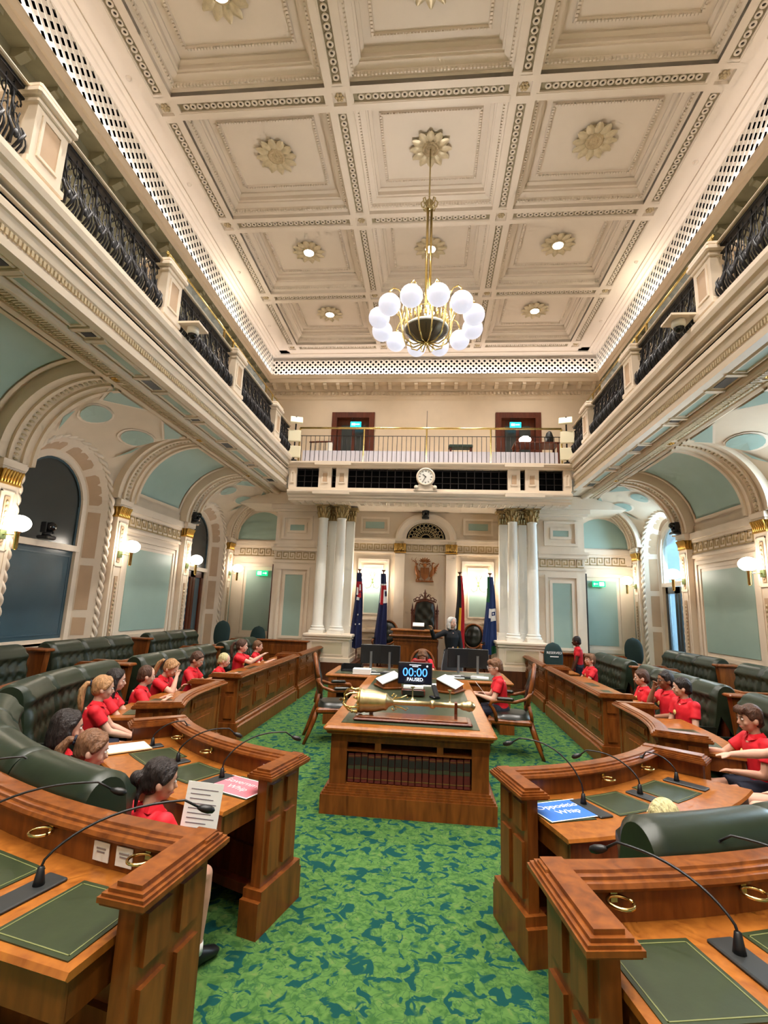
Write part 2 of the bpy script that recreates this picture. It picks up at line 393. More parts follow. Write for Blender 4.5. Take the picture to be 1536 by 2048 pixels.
# ================================================================== grilles above the cornice
LAT = mat('grille_white', (244, 236, 226), .5)
def lattice(b, L, H, p, w, th, M):
    # two families of slats crossing at 45 degrees, in the u (length) / v (height) plane, clipped to 0..H
    n = int((L+H)/p)+1
    hw = w/math.sqrt(2)
    for k in range(-int(H/p)-1, n):
        for fam in (0, 1):
            pts = []
            u0 = k*p
            for v in (0.0, H): pts.append((u0+(v if fam == 0 else H-v), v))
            (ua, va), (ub, vb) = pts
            if max(ua, ub) < 0 or min(ua, ub) > L: continue
            poly = [(ua-hw, va), (ua+hw, va), (ub+hw, vb), (ub-hw, vb)]
            b.prism(poly if True else poly, th*fam*.6, th*fam*.6+th*.5, M)
for sx in (-1, 1):
    w_ = 'left' if sx < 0 else 'right'
    t = SE('trim_%d' % (1 if sx < 0 else 2))
    b = MB()
    # u -> +Y, v -> Z, normal -> -X (into the room)
    M = Matrix(((0, 0, -sx, sx*5.08), (1, 0, 0, YF), (0, 1, 0, 8.98), (0, 0, 0, 1)))
    lattice(b, 14.72-YF, .76, .20, .056, .022, M); o = b.build('lattice_grille', LAT, t, kind='stuff')
    MB().box(min(sx*5.34, sx*5.4), max(sx*5.34, sx*5.4), YF, 14.8, 8.9, 9.8).build('grille_backing', DARK, t); MB().box(*sorted((sx*5.105, sx*5.36)), YF, 14.8, 9.72, 9.76).build('grille_shade_sheet', DARK, t)  # near-black sheets stand in for the shade behind the grille holes
t = SE('trim_3')
b = MB(); M = Matrix(((1, 0, 0, -5.08), (0, 0, -1, 14.68), (0, 1, 0, 8.98), (0, 0, 0, 1)))
lattice(b, 10.16, .62, .17, .052, .022, M); b.build('lattice_grille', LAT, t, kind='stuff')
MB().box(-5.3, 5.3, 14.84, 14.89, 8.9, 9.8).build('grille_backing', DARK, t); MB().box(-5.3, 5.3, 14.705, 14.85, 9.585, 9.62).build('grille_shade_sheet', DARK, t)  # same near-black sheets painting the shade behind the end grille
# cornice with dentils and modillions round the upper walls
cor = [(.0, 8.34), (.03, 8.38), (.05, 8.46), (.07, 8.48), (.07, 8.60), (.13, 8.62), (.13, 8.78), (.40, 8.78), (.40, 8.90), (.43, 8.91), (.47, 8.98), (.47, 9.02), (.0, 9.02)]
modm = MB(); modm.extr([(0, 8.66), (.06, 8.64), (.14, 8.68), (.2, 8.72), (.25, 8.71), (.25, 8.78), (0, 8.78)], -.055, .055, closed=True)
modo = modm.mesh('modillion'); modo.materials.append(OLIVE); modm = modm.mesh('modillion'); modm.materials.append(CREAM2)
for k, (nm, sx) in enumerate((('trim_4', -1), ('trim_5', 1))):
    b = MB(); b.extr([(sx*(5.45-d), z) for d, z in cor[7:]], YF, 14.5)
    t = S(nm, b, CREAM2)
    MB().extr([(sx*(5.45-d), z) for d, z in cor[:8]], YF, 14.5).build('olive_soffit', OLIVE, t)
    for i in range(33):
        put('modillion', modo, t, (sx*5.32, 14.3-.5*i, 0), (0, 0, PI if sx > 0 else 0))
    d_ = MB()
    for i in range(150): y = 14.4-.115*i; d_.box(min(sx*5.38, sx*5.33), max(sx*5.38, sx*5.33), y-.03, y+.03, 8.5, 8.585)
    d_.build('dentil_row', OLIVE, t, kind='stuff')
b = MB(); n_ = len(cor)
b.add([(x, 14.9-d, z) for d, z in cor for x in (-5.45, 5.45)], [(2*i, 2*i+1, 2*i+3, 2*i+2) for i in range(n_-1)])
t = S('trim_6', b, CREAM2)
for i in range(25): put('modillion', modm, t, (-4.92+.41*i, 14.77, 0), (0, 0, -PI/2))
d_ = MB()
for i in range(90): x = -5.12+.115*i; d_.box(x-.03, x+.03, 14.78, 14.83, 8.5, 8.585)
d_.build('dentil_row', CREAM2, t, kind='stuff')

# ================================================================== side walls: bays, pilasters, ribs, vaults
XW = 5.74; PYS = [-1.6, 1.0, 3.6, 6.2, 8.82, 11.45, 14.05]; RZ0, RZ1, RX0 = 3.72, 4.92, 4.42
def ell(th, r=1.2, z0=RZ0): return (RX0 + r*math.cos(th), z0 + r*math.sin(th))
NWIN = [0]
def keyband(b, y0, y1, z0, z1, x, M=None, ax='y'):
    """a running Greek key in low relief between y0 and y1"""
    n = max(1, round((y1-y0)/.2)); p = (y1-y0)/n; h = z1-z0; t = h*.13
    for i in range(n):
        o = y0+i*p
        for (a0, a1, c0, c1) in ((0, 1, 0, .12), (.0, .12, 0, 1), (.0, .8, .88, 1), (.68, .8, .3, 1), (.3, .8, .3, .42), (.3, .42, .42, .7)):
            if ax == 'y': b.box(x-.012, x, o+a0*p, o+a1*p, z0+c0*h, z0+c1*h)
            else: b.box(o+a0*p, o+a1*p, x-.012, x, z0+c0*h, z0+c1*h)
def pilaster_meshes():
    out = []
    b = MB(); b.box(5.62, XW+.02, -.17, .17, 0, 3.38); b.box(5.58, XW, -.2, .2, 0, .45)
    b.box(5.58, XW+.05, -.2, .2, 3.62, 3.72); b.box(5.60, XW+.05, -.18, .18, 3.58, 3.62)
    for y0, y1 in ((-.12, -.10), (.10, .12)): b.box(5.606, 5.62, y0, y1, .6, 3.3)
    b.box(5.606, 5.62, -.12, .12, 3.28, 3.3); b.box(5.606, 5.62, -.12, .12, 2.48, 2.50)
    out.append((b, 'pilaster', CREAM))
    b = MB(); b.box(5.605, 5.612, -.045, .045, 2.56, 3.22); b.box(5.605, 5.612, -.045, .045, .7, 2.3)
    out.append((b, 'ornament_strip', PINK))
    b = MB()
    for z in [2.62+.075*i for i in range(8)]+[.75+.075*i for i in range(20)]:
        b.sphere((5.6, 0, z), (.01, .028, .03), 6, 4)
    out.append((b, 'ornament_beads', ORN))
    b = MB(); b.box(5.60, XW, -.18, .18, 3.38, 3.41)
    for i in range(7):
        y = -.15+.05*i; b.tube([(5.61, y, 3.41), (5.60, y, 3.5), (5.575, y, 3.57), (5.56, y, 3.575)], [.018, .02, .024, .014], 6)
    b.box(5.62, XW, -.17, .17, 3.41, 3.58)
    for q in (-1, 1):
        for i in range(2): b.tube([(5.65+.05*i, q*.175, 3.41), (5.65+.05*i, q*.185, 3.5), (5.65+.05*i, q*.2, 3.57)], [.016, .02, .022], 6)
    out.append((b, 'capital', GOLD))
    return out
def rib_mesh():
    b = MB(); n = 18
    def strip(r0, y0, y1, r1=None):
        r1 = r0 if r1 is None else r1
        vs = []
        for i in range(n+1):
            th = PI/2*i/n
            for y, r in ((y0, 1.34), (y0, r0), (y1, r1), (y1, 1.34)):
                x, z = ell(th, r); vs.append((x, y, z))
        b.add(vs, [(4*i+k, 4*i+k+1, 4*i+k+5, 4*i+k+4) for i in range(n) for k in range(3)])
    strip(1.15, -.33, -.26); strip(1.19, -.26, -.15); strip(1.15, -.15, -.095); strip(1.19, -.095, .095); strip(1.15, .095, .15); strip(1.19, .15, .26); strip(1.15, .26, .33)
    d = MB()
    for i in range(26):
        th = PI/2*(i+.5)/26; x, z = ell(th, 1.18); d.sphere((x, 0, z), (.018, .045, .02), 6, 4)
    return b, d
PILM = [(b.mesh(n), n, m) for b, n, m in pilaster_meshes()]
rb, rd = rib_mesh(); RIBM = [(rb.mesh('rib'), 'rib', CREAM2), (rd.mesh('rib_beads'), 'rib_beads', ORN)]
for me, n, m in PILM+RIBM: me.materials.append(m)
def side_wall(s):
    nm = 'left' if s < 0 else 'right'
    M = side(s)
    w = SE('wall_'+nm)
    SCL = (s, 1, 1)
    def P(me, name, y, par=w, kind=None):
        o = put(name, me, par, (0, y, 0), kind=kind); o.scale = SCL; return o
    for y in PYS:
        for me, n, m in PILM: P(me, n, y, kind='stuff' if 'bead' in n else None)
        for me, n, m in RIBM: P(me, n, y, kind='stuff' if 'bead' in n else None)
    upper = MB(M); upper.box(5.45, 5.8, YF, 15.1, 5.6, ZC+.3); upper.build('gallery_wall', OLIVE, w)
    for i in range(len(PYS)):
        y0 = PYS[i]+.17; y1 = (PYS[i+1]-.17) if i+1 < len(PYS) else 14.6
        yc = (y0+y1)/2; iswin = i in (1, 3, 5)
        if i == 0 or not iswin:
            # plain bay: dado, framed duck-egg panel, key frieze, coved half-vault above
            b = MB(M); b.box(XW, XW+.5, y0-.2, y1+.2, 0, 3.75)
            b.box(5.70, XW, y0, y1, 0, .35); b.box(5.69, XW, y0, y1, .9, 1.0)
            b.box(5.70, XW, y0, y1, 3.18, 3.24); b.box(5.68, XW, y0, y1, 3.58, 3.72); b.box(5.71, XW, y0, y1, 3.52, 3.58)
            a0, a1 = y0+.12, y1-.12
            if a1-a0 > .5:
                for q, pr in ((0, .04), (.09, .02)): b.frame(a0+q, a1-q, 1.05+q, 3.1-q, .07, XW-pr, XW+.01, 'x')
            b.build('bay', CREAM, w)
            if a1-a0 > .5:
                MB(M).box(XW-.012, XW+.01, a0+.2, a1-.2, 1.28, 2.88).build('duck_egg_panel', TEAL, w); MB(M).box(XW-.012, XW+.01, a0+.05, a1-.05, .42, .84).build('dado_panel', TEAL, w)
            else: MB(M).box(XW-.012, XW+.01, y0+.05, y1-.05, 1.1, 3.0).build('duck_egg_panel', TEAL, w)
            k = MB(M); keyband(k, y0, y1, 3.28, 3.50, XW); k.build('key_frieze', KEY, w)
            c = MB(M)
            c.grid(lambda u, v: (ell(PI/2*v, 1.34)[0], y0-.05+(y1-y0+.1)*u, ell(PI/2*v, 1.34)[1]), 2, 16)
            for u0, u1, v0, v1 in ((.0, .06, 0, 1), (.94, 1, 0, 1), (0, 1, .0, .07), (0, 1, .93, 1)):
                c.grid(lambda u, v: (ell(PI/2*(v0+(v1-v0)*v), 1.315)[0], y0+(y1-y0)*(u0+(u1-u0)*u), ell(PI/2*(v0+(v1-v0)*v), 1.315)[1]), 2, 12)
            for u0, u1, v0, v1 in ((.10, .13, .12, .88), (.87, .90, .12, .88), (.10, .90, .10, .13), (.10, .90, .87, .90)):
                c.grid(lambda u, v: (ell(PI/2*(v0+(v1-v0)*v), 1.305)[0], y0+(y1-y0)*(u0+(u1-u0)*u), ell(PI/2*(v0+(v1-v0)*v), 1.305)[1]), 2, 12)
            c.build('cove', CREAM2, w)
            c = MB(M); c.grid(lambda u, v: (ell(PI/2*(.13+.74*v), 1.33)[0], y0+(y1-y0)*(.13+.74*u), ell(PI/2*(.13+.74*v), 1.33)[1]), 2, 14)
            c.build('cove_panel', TEAL, w)
        else:
            hw, hg, zs = 1.0, .78, 3.46
            far = i == 5
            zsill = .0 if far else 1.15
            b = MB(M)
            b.box(XW, XW+.5, y0-.2, yc-hw, 0, zs); b.box(XW, XW+.5, yc+hw, y1+.2, 0, zs)
            if not far: b.box(XW, XW+.5, yc-hw, yc+hw, 0, zsill); b.box(5.66, XW+.3, yc-hw-.02, yc+hw+.02, zsill-.09, zsill); b.box(5.70, XW, yc-hw, yc+hw, .2, .3); b.box(5.70, XW, yc-hw, yc+hw, .85, .95)
            b.build('bay', CREAM, w)
            # pendentive: ruled from the window arch to the ribs and the soffit edge
            def Bc(t):
                if t < .36: x, z = ell(PI/2*t/.36, 1.3, 3.46+.18*t/.36*1.4); return (x, y0-.02, min(z, RZ1))
                if t > .64: x, z = ell(PI/2*(1-t)/.36, 1.3, 3.46+.18*(1-t)/.36*1.4); return (x, y1+.02, min(z, RZ1))
                return (RX0, y0+(y1-y0)*(t-.36)/.28, RZ1)
            def Ac(t): a = PI*(1-t); return (XW, yc+hw*math.cos(a), zs+hw*math.sin(a))
            def F(t, v, off=0.0):
                a, c_ = Ac(t), Bc(t); bl = math.sin(PI*v)*.05*math.sin(PI*t)
                return (a[0]+(c_[0]-a[0])*v-off+bl*.5, a[1]+(c_[1]-a[1])*v, a[2]+(c_[2]-a[2])*v-off*.6+bl)
            c = MB(M); c.grid(lambda u, v: F(u, v), 40, 10); c.build('pendentive', CREAM2, w)
            pass
            def blob(poly, off0):
                vs = [F(t, v, off0) for t, v in poly]; m_ = len(vs); ce = [sum(q[k] for q in vs)/m_ for k in range(3)]
                return vs+[ce], [(j, (j+1) % m_, m_) for j in range(m_)]
            def shape(poly, gr=1.25):
                ct = sum(p[0] for p in poly)/len(poly); cv = sum(p[1] for p in poly)/len(poly)
                vs, fs = blob([(ct+(p[0]-ct)*gr, cv+(p[1]-cv)*gr) for p in poly], .012); fo = MB(M).add(vs, fs).build('medallion_frame', CREAM, w)
                vs, fs = blob(poly, .024); MB(M).add(vs, fs).build('medallion', TEAL, fo)
            for tc_ in (.43, .57):
                q = 1 if tc_ < .5 else -1
                shape([(tc_-.03*q+.055*math.cos(j*PI/8)*q, .50+.15*math.sin(j*PI/8)) for j in range(16)], 1.18)
                shape([(tc_-.115*q, .52), (tc_-.155*q, .46), (tc_-.135*q, .20)])
                shape([(.37 if q > 0 else .63, .74), (.362 if q > 0 else .638, .95), (.46 if q > 0 else .54, .95)], 1.2)
            # reveal with sunk fawn panels
            c = MB(M); arc = [(-1, z) for z in np.linspace(zsill, zs, 4)[:-1]]+[('a', a) for a in np.linspace(PI, 0, 17)]+[(1, z) for z in np.linspace(zs, zsill, 4)[1:]]
            def Q(p, h): return (yc+p[0]*h, p[1]) if p[0] != 'a' else (yc+h*math.cos(p[1]), zs+h*math.sin(p[1]))
            XG = 6.08; vs = []
            for p in arc: a = Q(p, hw); g = Q(p, hg); vs += [(XW-.02, a[0], a[1]), (XG, g[0], g[1])]
            c.add(vs, [(2*j, 2*j+1, 2*j+3, 2*j+2) for j in range(len(arc)-1)])
            # inner architrave round the sash
            vs = []
            for p in arc: a = Q(p, hg+.05); g = Q(p, hg-.07); vs += [(XG-.06, a[0], a[1]), (XG-.06, g[0], g[1]), (XG+.04, g[0], g[1])]
            c.add(vs, [(3*j+k, 3*j+k+1, 3*j+k+4, 3*j+k+3) for j in range(len(arc)-1) for k in (0, 1)])
            c.build('reveal', CREAM, w)
            def rpan(p0, p1, n=1):
                for (ins, dst) in ((0, MB(M)),):
                    pts = []
                    for j in range(n+1):
                        f_ = j/n
                        p = (p0[0], p0[1]+(p1[1]-p0[1])*f_)
                        for v in (.24, .74):
                            a = Q(p, hw); g = Q(p, hg); x = XW+(XG-XW)*v; ww = .012
                            cyy, czz = yc, zs if p[0] == 'a' else p[1]
                            yy = a[0]+(g[0]-a[0])*v; zz = a[1]+(g[1]-a[1])*v
                            dy, dz = cyy-yy, (czz-zz); L_ = math.hypot(dy, dz) or 1
                            pts.append((x, yy+dy/L_*ww, zz+dz/L_*ww))
                    dst.add(pts, [(2*j, 2*j+1, 2*j+3, 2*j+2) for j in range(n)]); dst.build('reveal_panel', PINK, w)
            for sd in (-1, 1):
                for za, zb in ((max(zsill, .2)+.1, 1.55), (1.68, 2.45), (2.58, zs-.06)):
                    if zb > za: rpan((sd, za), (sd, zb))
            for k in range(4): rpan(('a', PI*(k+.1)/4), ('a', PI*(k+.9)/4), 6)
            # rope moulding round the opening
            c = MB(M); pth = []
            for p in arc: a = Q(p, hw+.05); pth.append(Vector((XW-.02, a[0], a[1])))
            fine = []
            for j in range(len(pth)-1):
                n_ = max(1, int((pth[j+1]-pth[j]).length/.03))
                for q in range(n_): fine.append(pth[j].lerp(pth[j+1], q/n_))
            fine.append(pth[-1])
            for ph in (0, PI):
                hx = []
                for j, q_ in enumerate(fine):
                    rad = Vector((0, q_.y-yc, max(0, q_.z-zs))); rad = rad.normalized() if rad.length > 1e-6 else Vector((0, 1, 0))
                    if q_.z < zs: rad = Vector((0, 1 if q_.y > yc else -1, 0))
                    hx.append(q_+rad*(.03*math.cos(j*.62+ph))+Vector((.03*math.sin(j*.62+ph), 0, 0)))
                c.tube(hx, .034, 6)
            c.build('rope_moulding', CREAM, w)
            # window
            NWIN[0] += 1
            wn = SE('window_%d' % NWIN[0])
            g = MB(M); zt = 2.72
            def arched(r, z0, z1, x, th):
                pl = [(yc-r, z0), (yc+r, z0)]+[(yc+r*math.cos(a), z1+r*math.sin(a)) for a in np.linspace(0, PI, 15)]
                n = len(pl); return [(x, y, z) for y, z in pl]+[(x+th, y, z) for y, z in pl], [tuple(range(n)), tuple(range(2*n-1, n-1, -1))]+[(j, (j+1) % n, n+(j+1) % n, n+j) for j in range(n)]
            day = s > 0
            vs, fs = arched(hg-.06, zt+.05, zs, XG, .02); g.add(vs, fs); g.build('upper_pane', WINGLASS if day else ETCHED2, wn)
            g = MB(M)
            if far:
                # glazed double door with dark frames and a strip of wall either side
                pw = .34
                for q in (-1, 1): g.box(XG, XG+.02, yc+q*.30-pw/2+.02, yc+q*.30+pw/2-.02, .45, zt-.2)
            else:
                g.box(XG, XG+.02, yc-hg+.06, yc+hg-.06, zsill+.05, zt-.05)
            g.build('lower_pane', WINGLASS if day else ETCHED, wn)
            g = MB(M); g.box(XG-.07, XG+.05, yc-hg, yc+hg, zt-.05, zt+.05); g.box(XG-.02, XG+.04, yc-hg, yc+hg, max(zsill, .0), max(zsill, .0)+.06)
            g.build('transom', CREAM, wn)
            g = MB(M)
            fw_ = .05
            vs = []; aa = list(np.linspace(0, PI, 15))
            for a in aa: vs += [(XG-.02, yc+(hg-.06)*math.cos(a), zs+(hg-.06)*math.sin(a)), (XG-.02, yc+(hg-.06-fw_)*math.cos(a), zs+(hg-.06-fw_)*math.sin(a))]
            g.add(vs, [(2*j, 2*j+1, 2*j+3, 2*j+2) for j in range(14)])
            for q in (-1, 1): g.box(XG-.02, XG+.02, yc+q*(hg-.06)-(fw_ if q > 0 else 0), yc+q*(hg-.06)+(0 if q > 0 else fw_), zt+.05, zs)
            g.build('upper_sash', WHITE if day else ETCHED, wn)
            g = MB(M)
            if far:
                for q in (-1, 1):
                    for ya, yb in ((.02, .14), (.48, .60)): g.box(XG-.03, XG+.04, yc+q*ya if q > 0 else yc-yb, yc+q*yb if q > 0 else yc-ya, .05, zt-.06)
                    g.box(XG-.03, XG+.04, min(yc+q*.02, yc+q*.6), max(yc+q*.02, yc+q*.6), .05, .45); g.box(XG-.03, XG+.04, min(yc+q*.02, yc+q*.6), max(yc+q*.02, yc+q*.6), zt-.22, zt-.06)
                g.build('door_leaf', WOODD if not day else SLAT, wn)
            else:
                e_ = hg-.13
                for q in (-1, 1): g.box(XG-.006, XG, yc+q*e_-.012, yc+q*e_+.012, zsill+.12, zt-.13)
                g.box(XG-.006, XG, yc-e_, yc+e_, zsill+.12, zsill+.144); g.box(XG-.006, XG, yc-e_, yc+e_, zt-.15, zt-.126)
                g.build('etched_border', mat('etch_line', (60, 84, 96), .4), wn)
            # unseen backing added around the glass so that no stray light enters
            g = MB(M); g.box(XG+.05, XG+.12, yc-1.3, yc-hg+.06, 0, 5); g.box(XG+.05, XG+.12, yc+hg-.06, yc+1.3, 0, 5)
            if far: g.box(XG, XG+.05, yc-hg, yc-.60, 0, zt); g.box(XG, XG+.05, yc+.60, yc+hg, 0, zt)
            if not day: g.box(XG+.05, XG+.12, yc-1.3, yc+1.3, 0, 5)
            vs = []
            for a in np.linspace(0, PI, 15): vs += [(XG+.06, yc+(hg-.05)*math.cos(a), zs+(hg-.05)*math.sin(a)), (XG+.06, yc+1.3*math.cos(a), max(zs+1.3*math.sin(a), zs))]
            g.add(vs, [(2*j, 2*j+1, 2*j+3, 2*j+2) for j in range(14)])
            g.build('stray_light_backing', CREAM2, w)
    # end of the aisle
    b = MB(M); b.box(3.9, XW+.5, 14.6, 14.9, 0, 5.0); b.box(4.1, XW, 14.55, 14.6, 3.58, 3.72); b.box(4.1, XW, 14.57, 14.6, 3.2, 3.26)
    b.frame(4.32, 5.48, .9, 3.05, .1, 14.565, 14.61)
    b.box(4.1, XW, 14.57, 14.6, 0, .35)
    vs = []
    for a in np.linspace(0, PI, 17):
        for r, y in ((.92, 14.6), (.92, 14.54), (.78, 14.54), (.78, 14.6)): vs.append((4.9+r*math.cos(a), y, 3.75+r*math.sin(a)*1.1))
    b.add(vs, [(4*j+k, 4*j+k+1, 4*j+k+5, 4*j+k+4) for j in range(16) for k in range(3)])
    b.build('aisle_end', CREAM, w)
    MB(M).box(4.5, 5.3, 14.588, 14.61, 1.1, 2.85).build('duck_egg_panel', TEAL, w); b = MB(M)
    pl = [(4.9+.77*math.cos(a), 3.76+.77*1.1*math.sin(a)) for a in np.linspace(0, PI, 17)]
    b.add([(x, 14.59, z) for x, z in pl], [tuple(range(17))]); b.build('lunette', TEAL, w)
    k = MB(M); keyband(k, 4.2, 5.6, 3.28, 3.50, 14.6, ax='x'); k.build('key_frieze', KEY, w)
side_wall(-1); side_wall(1)
S('wall_front', MB().box(-6.3, 6.3, YF-.2, YF, 0, 10.5), CREAM2)

# ================================================================== side galleries
IRONUNIT = None
def iron_unit():
    b = MB()
    # pot-bellied S bars with scrolls, in the (n: towards the hall, y, z) frame; z measured from the plinth
    def bar(y, dy, r=.011):
        pts = []
        for i in range(13):
            t = i/12; z = .02+.74*t
            n = .02+.10*math.exp(-((t-.22)/.2)**2)-.02*t
            pts.append((n, y+dy*math.sin(t*2*PI)*.7, z))
        b.tube(pts, [r*(1.35 if i < 4 else 1) for i in range(13)], 5)
    def sbar(yt, yb, zt, r=.0075):
        pts = []
        for i in range(11):
            t = i/10; z = .01+(zt-.01)*t
            pts.append((.015+.10*math.exp(-((z-.17)/.15)**2), yb+(yt-yb)*t+.022*math.sin(t*2*PI)*(1 if yb > 0 else -1), z))
        b.tube(pts, [r*(1.5 if i < 3 else 1) for i in range(11)], 5)
    for yt, yb, zt in ((-.10, -.10, .72), (-.055, -.06, .58), (-.02, -.02, .66), (.02, .025, .66), (.055, .065, .58), (.10, .105, .50)): sbar(yt, yb, zt)
    for cy, cz, rr in ((-.06, .60, .05), (.06, .60, .05), (0, .67, .04)):
        b.tube([(.0, cy+rr*math.cos(a), cz+rr*math.sin(a)) for a in np.linspace(-.4, 1.7*PI, 11)], .0085, 5)
    for q in (-1, 1): b.tube([(.02, q*.10, .40), (.02, q*.06, .46), (.02, q*.02, .42), (.02, q*.03, .37)], .007, 5)
    b.tube([(.0, 0, .74), (.012, 0, .62), (.03, 0, .50), (.07, .0, .34)], [.006, .018, .012, .006], 5)
    for q in (-1, 1): b.tube([(.10, q*.02, .05), (.13, q*.05, .16), (.12, q*.09, .24), (.09, q*.07, .30)], [.012, .018, .014, .006], 5)
    b.sphere((.12, 0, .17), (.018, .03, .05), 6, 4)
    return b
im = iron_unit().mesh('baluster'); im.materials.append(IRON)
PEDY = [-1.3, 1.25, 3.8, 6.2, 8.72, 11.25]
def gallery(s):
    M = side(s); nm = 'left' if s < 0 else 'right'
    g = T('gallery_balcony', 'cream gallery with moulded fascia and iron balustrade along the %s wall' % nm, 'balcony', group=None)
    y0, y1 = YF, 12.62
    f = MB(M)
    prof = [(3.86, 4.985), (3.80, 4.98), (3.80, 4.965), (3.68, 4.96), (3.67, 5.04), (3.70, 5.05), (3.72, 5.08), (3.72, 5.16), (3.69, 5.18), (3.66, 5.26), (3.64, 5.27), (3.64, 5.33), (3.66, 5.35), (3.68, 5.38),
            (3.75, 5.39), (3.75, 5.43), (3.665, 5.432), (3.665, 5.45), (3.75, 5.452), (3.75, 5.492), (3.62, 5.50), (3.60, 5.60), (3.56, 5.62), (3.54, 5.68), (3.54, 5.74), (3.62, 5.76), (3.62, 5.80), (4.1, 5.80), (4.1, 5.75), (5.5, 5.75)]
    f.extr(prof, y0, y1); f.build('fascia', CREAM, g)
    d = MB(M)
    for i in range(int((y1-y0)/.05)): y = y0+.025+.05*i; d.box(3.685, 3.705, y-.014, y+.014, 5.09, 5.15)
    d.build('egg_and_dart', ORN, g, kind='stuff')
    MB(M).box(3.71, 3.745, y0, y1-.6, 5.392, 5.428).build('air_slot', DARK, g); MB(M).box(3.71, 3.745, y0, y1-.6, 5.454, 5.490).build('air_slot', DARK, g)
    so = MB(M)
    so.extr([(3.80, 4.985), (4.06, 4.985), (4.06, 4.93), (4.08, 4.90), (4.12, 4.885), (4.18, 4.885), (4.20, 4.90), (4.20, 4.935), (4.22, 4.94), (4.36, 4.94), (4.37, 4.92), (4.42, 4.90), (4.46, 4.92), (4.46, 5.05)], y0, y1+1.4)
    fr = MB(M)
    y = y1-.35; k = 0
    fr.box(3.795, 4.065, y0, y0+.01, 4.94, 4.985)
    while y > y0+1.0:
        L_ = (.42, .95)[k % 2] if k % 4 < 2 else (.2, .95)[k % 2]
        fr.box(3.80, 4.06, y-.06, y, 4.945, 4.985)
        if k % 2:
            MB(M).box(3.86, 4.02, y-.12-L_+.08, y-.12, 4.974, 4.984).build('soffit_panel', TEAL, g)
            fr.rects([(0, 4.985), (.03, 4.955), (.05, 4.955), (.06, 4.98)], 3.81, 4.05, y-.06-L_, y-.06)
        else:
            MB(M).box(3.87, 4.01, y-.1-L_+.1, y-.1, 4.970, 4.984).build('air_vent', BLACK, g)
            fr.rects([(0, 4.985), (.03, 4.955), (.05, 4.98)], 3.81, 4.05, y-.06-L_, y-.06)
        y -= L_+.06; k += 1
    so.build('soffit', CREAM2, g); fr.build('soffit_frame', CREAM2, g, kind='stuff'); pass
    o = MB(M)
    for yb in PYS:
        for q in range(int(2.2/.055)):
            yy = yb+.24+q*.055
            if yy < 13.8: o.box(4.24, 4.34, yy-.018, yy+.018, 4.925, 4.94); o.sphere((4.29, yy, 4.925), (.03, .02, .012), 6, 3)
    o.build('acanthus_band', ORN, g, kind='stuff')
    o = MB(M)
    for q in range(int((y1-y0)/.045)): yy = y0+.02+.045*q; o.box(4.11, 4.19, yy-.013, yy+.013, 4.872, 4.886)
    o.build('bead_band', ORN, g, kind='stuff')
    for yb in PYS:
        fl = MB(M)
        for k in range(8): fl.sphere((4.29+.045*math.cos(k*PI/4), yb+.045*math.sin(k*PI/4), 4.925), (.028, .028, .014), 6, 4)
        fl.sphere((4.29, yb, 4.915), .025, 6, 4); fl.build('flower_boss', GOLD, g)
        MB(M).rects([(0, 4.94), (0, 4.915), (.02, 4.915), (.02, 4.94)], 4.21, 4.37, yb-.11, yb+.11).build('boss_frame', CREAM2, g)
    # pedestals
    for yp in PEDY:
        p = MB(M); p.box(3.60, 3.96, yp-.20, yp+.20, 5.80, 6.52); p.bbox(3.57, 3.99, yp-.235, yp+.235, 5.80, 5.88, .01)
        p.bbox(3.58, 3.98, yp-.225, yp+.225, 6.46, 6.52, .01); p.bbox(3.54, 4.02, yp-.265, yp+.265, 6.52, 6.60, .02); p.bbox(3.56, 4.0, yp-.245, yp+.245, 6.60, 6.66, .015)
        p.frame(yp-.13, yp+.13, 5.96, 6.40, .03, 3.585, 3.61, 'x')
        po = p.build('pedestal', CREAM, g)
        MB(M).box(3.592, 3.60, yp-.10, yp+.10, 5.99, 6.37).build('pedestal_panel', PINK, po)
    # iron panels
    edges = [yp for yp in PEDY]+[12.55]
    for i in range(1, len(edges)-1):
        ya, yb = edges[i]+.22, edges[i+1]-(.22 if i+1 < len(PEDY) else .0)
        rl = MB(M); rl.box(3.70, 3.78, ya, yb, 6.55, 6.585); rl.box(3.72, 3.76, ya, yb, 6.47, 6.49); rl.box(3.68, 3.80, ya, yb, 5.80, 5.825)
        r_ = rl.build('iron_rail', IRON, g)
        MB(M).bbox(3.66, 3.82, ya, yb, 6.585, 6.62, .012).build('hand_rail', CREAM2, r_)
        n = max(2, round((yb-ya)/.235)); st = (yb-ya)/n
        for k in range(n):
            o = put('baluster', im, r_, (s*3.74, ya+st*(k+.5), 5.81)); o.scale = (-s, st/.24, 1)
    # brass guard rail with glass above the far half
    R_ = MB(M); ry0, ry1 = 6.35, 12.3
    R_.tube([(3.88, ry0, 7.05), (3.88, ry1, 7.05)], .018, 8)
    br = R_.build('brass_rail', BRASS, g)
    for yy in (6.4, 8.5, 8.95, 11.0, 11.5, 12.25):
        MB(M).box(3.865, 3.895, yy-.02, yy+.02, 6.6, 7.05).build('brass_post', BRASS, br)
    for ya, yb in ((6.45, 8.45), (9.0, 10.95), (11.55, 12.2)):
        MB(M).box(3.878, 3.884, ya, yb, 6.66, 7.03).build('glass_pane', GLASS, br)
    # surveillance dome on a bracket
    return g
gallery(-1); gallery(1)
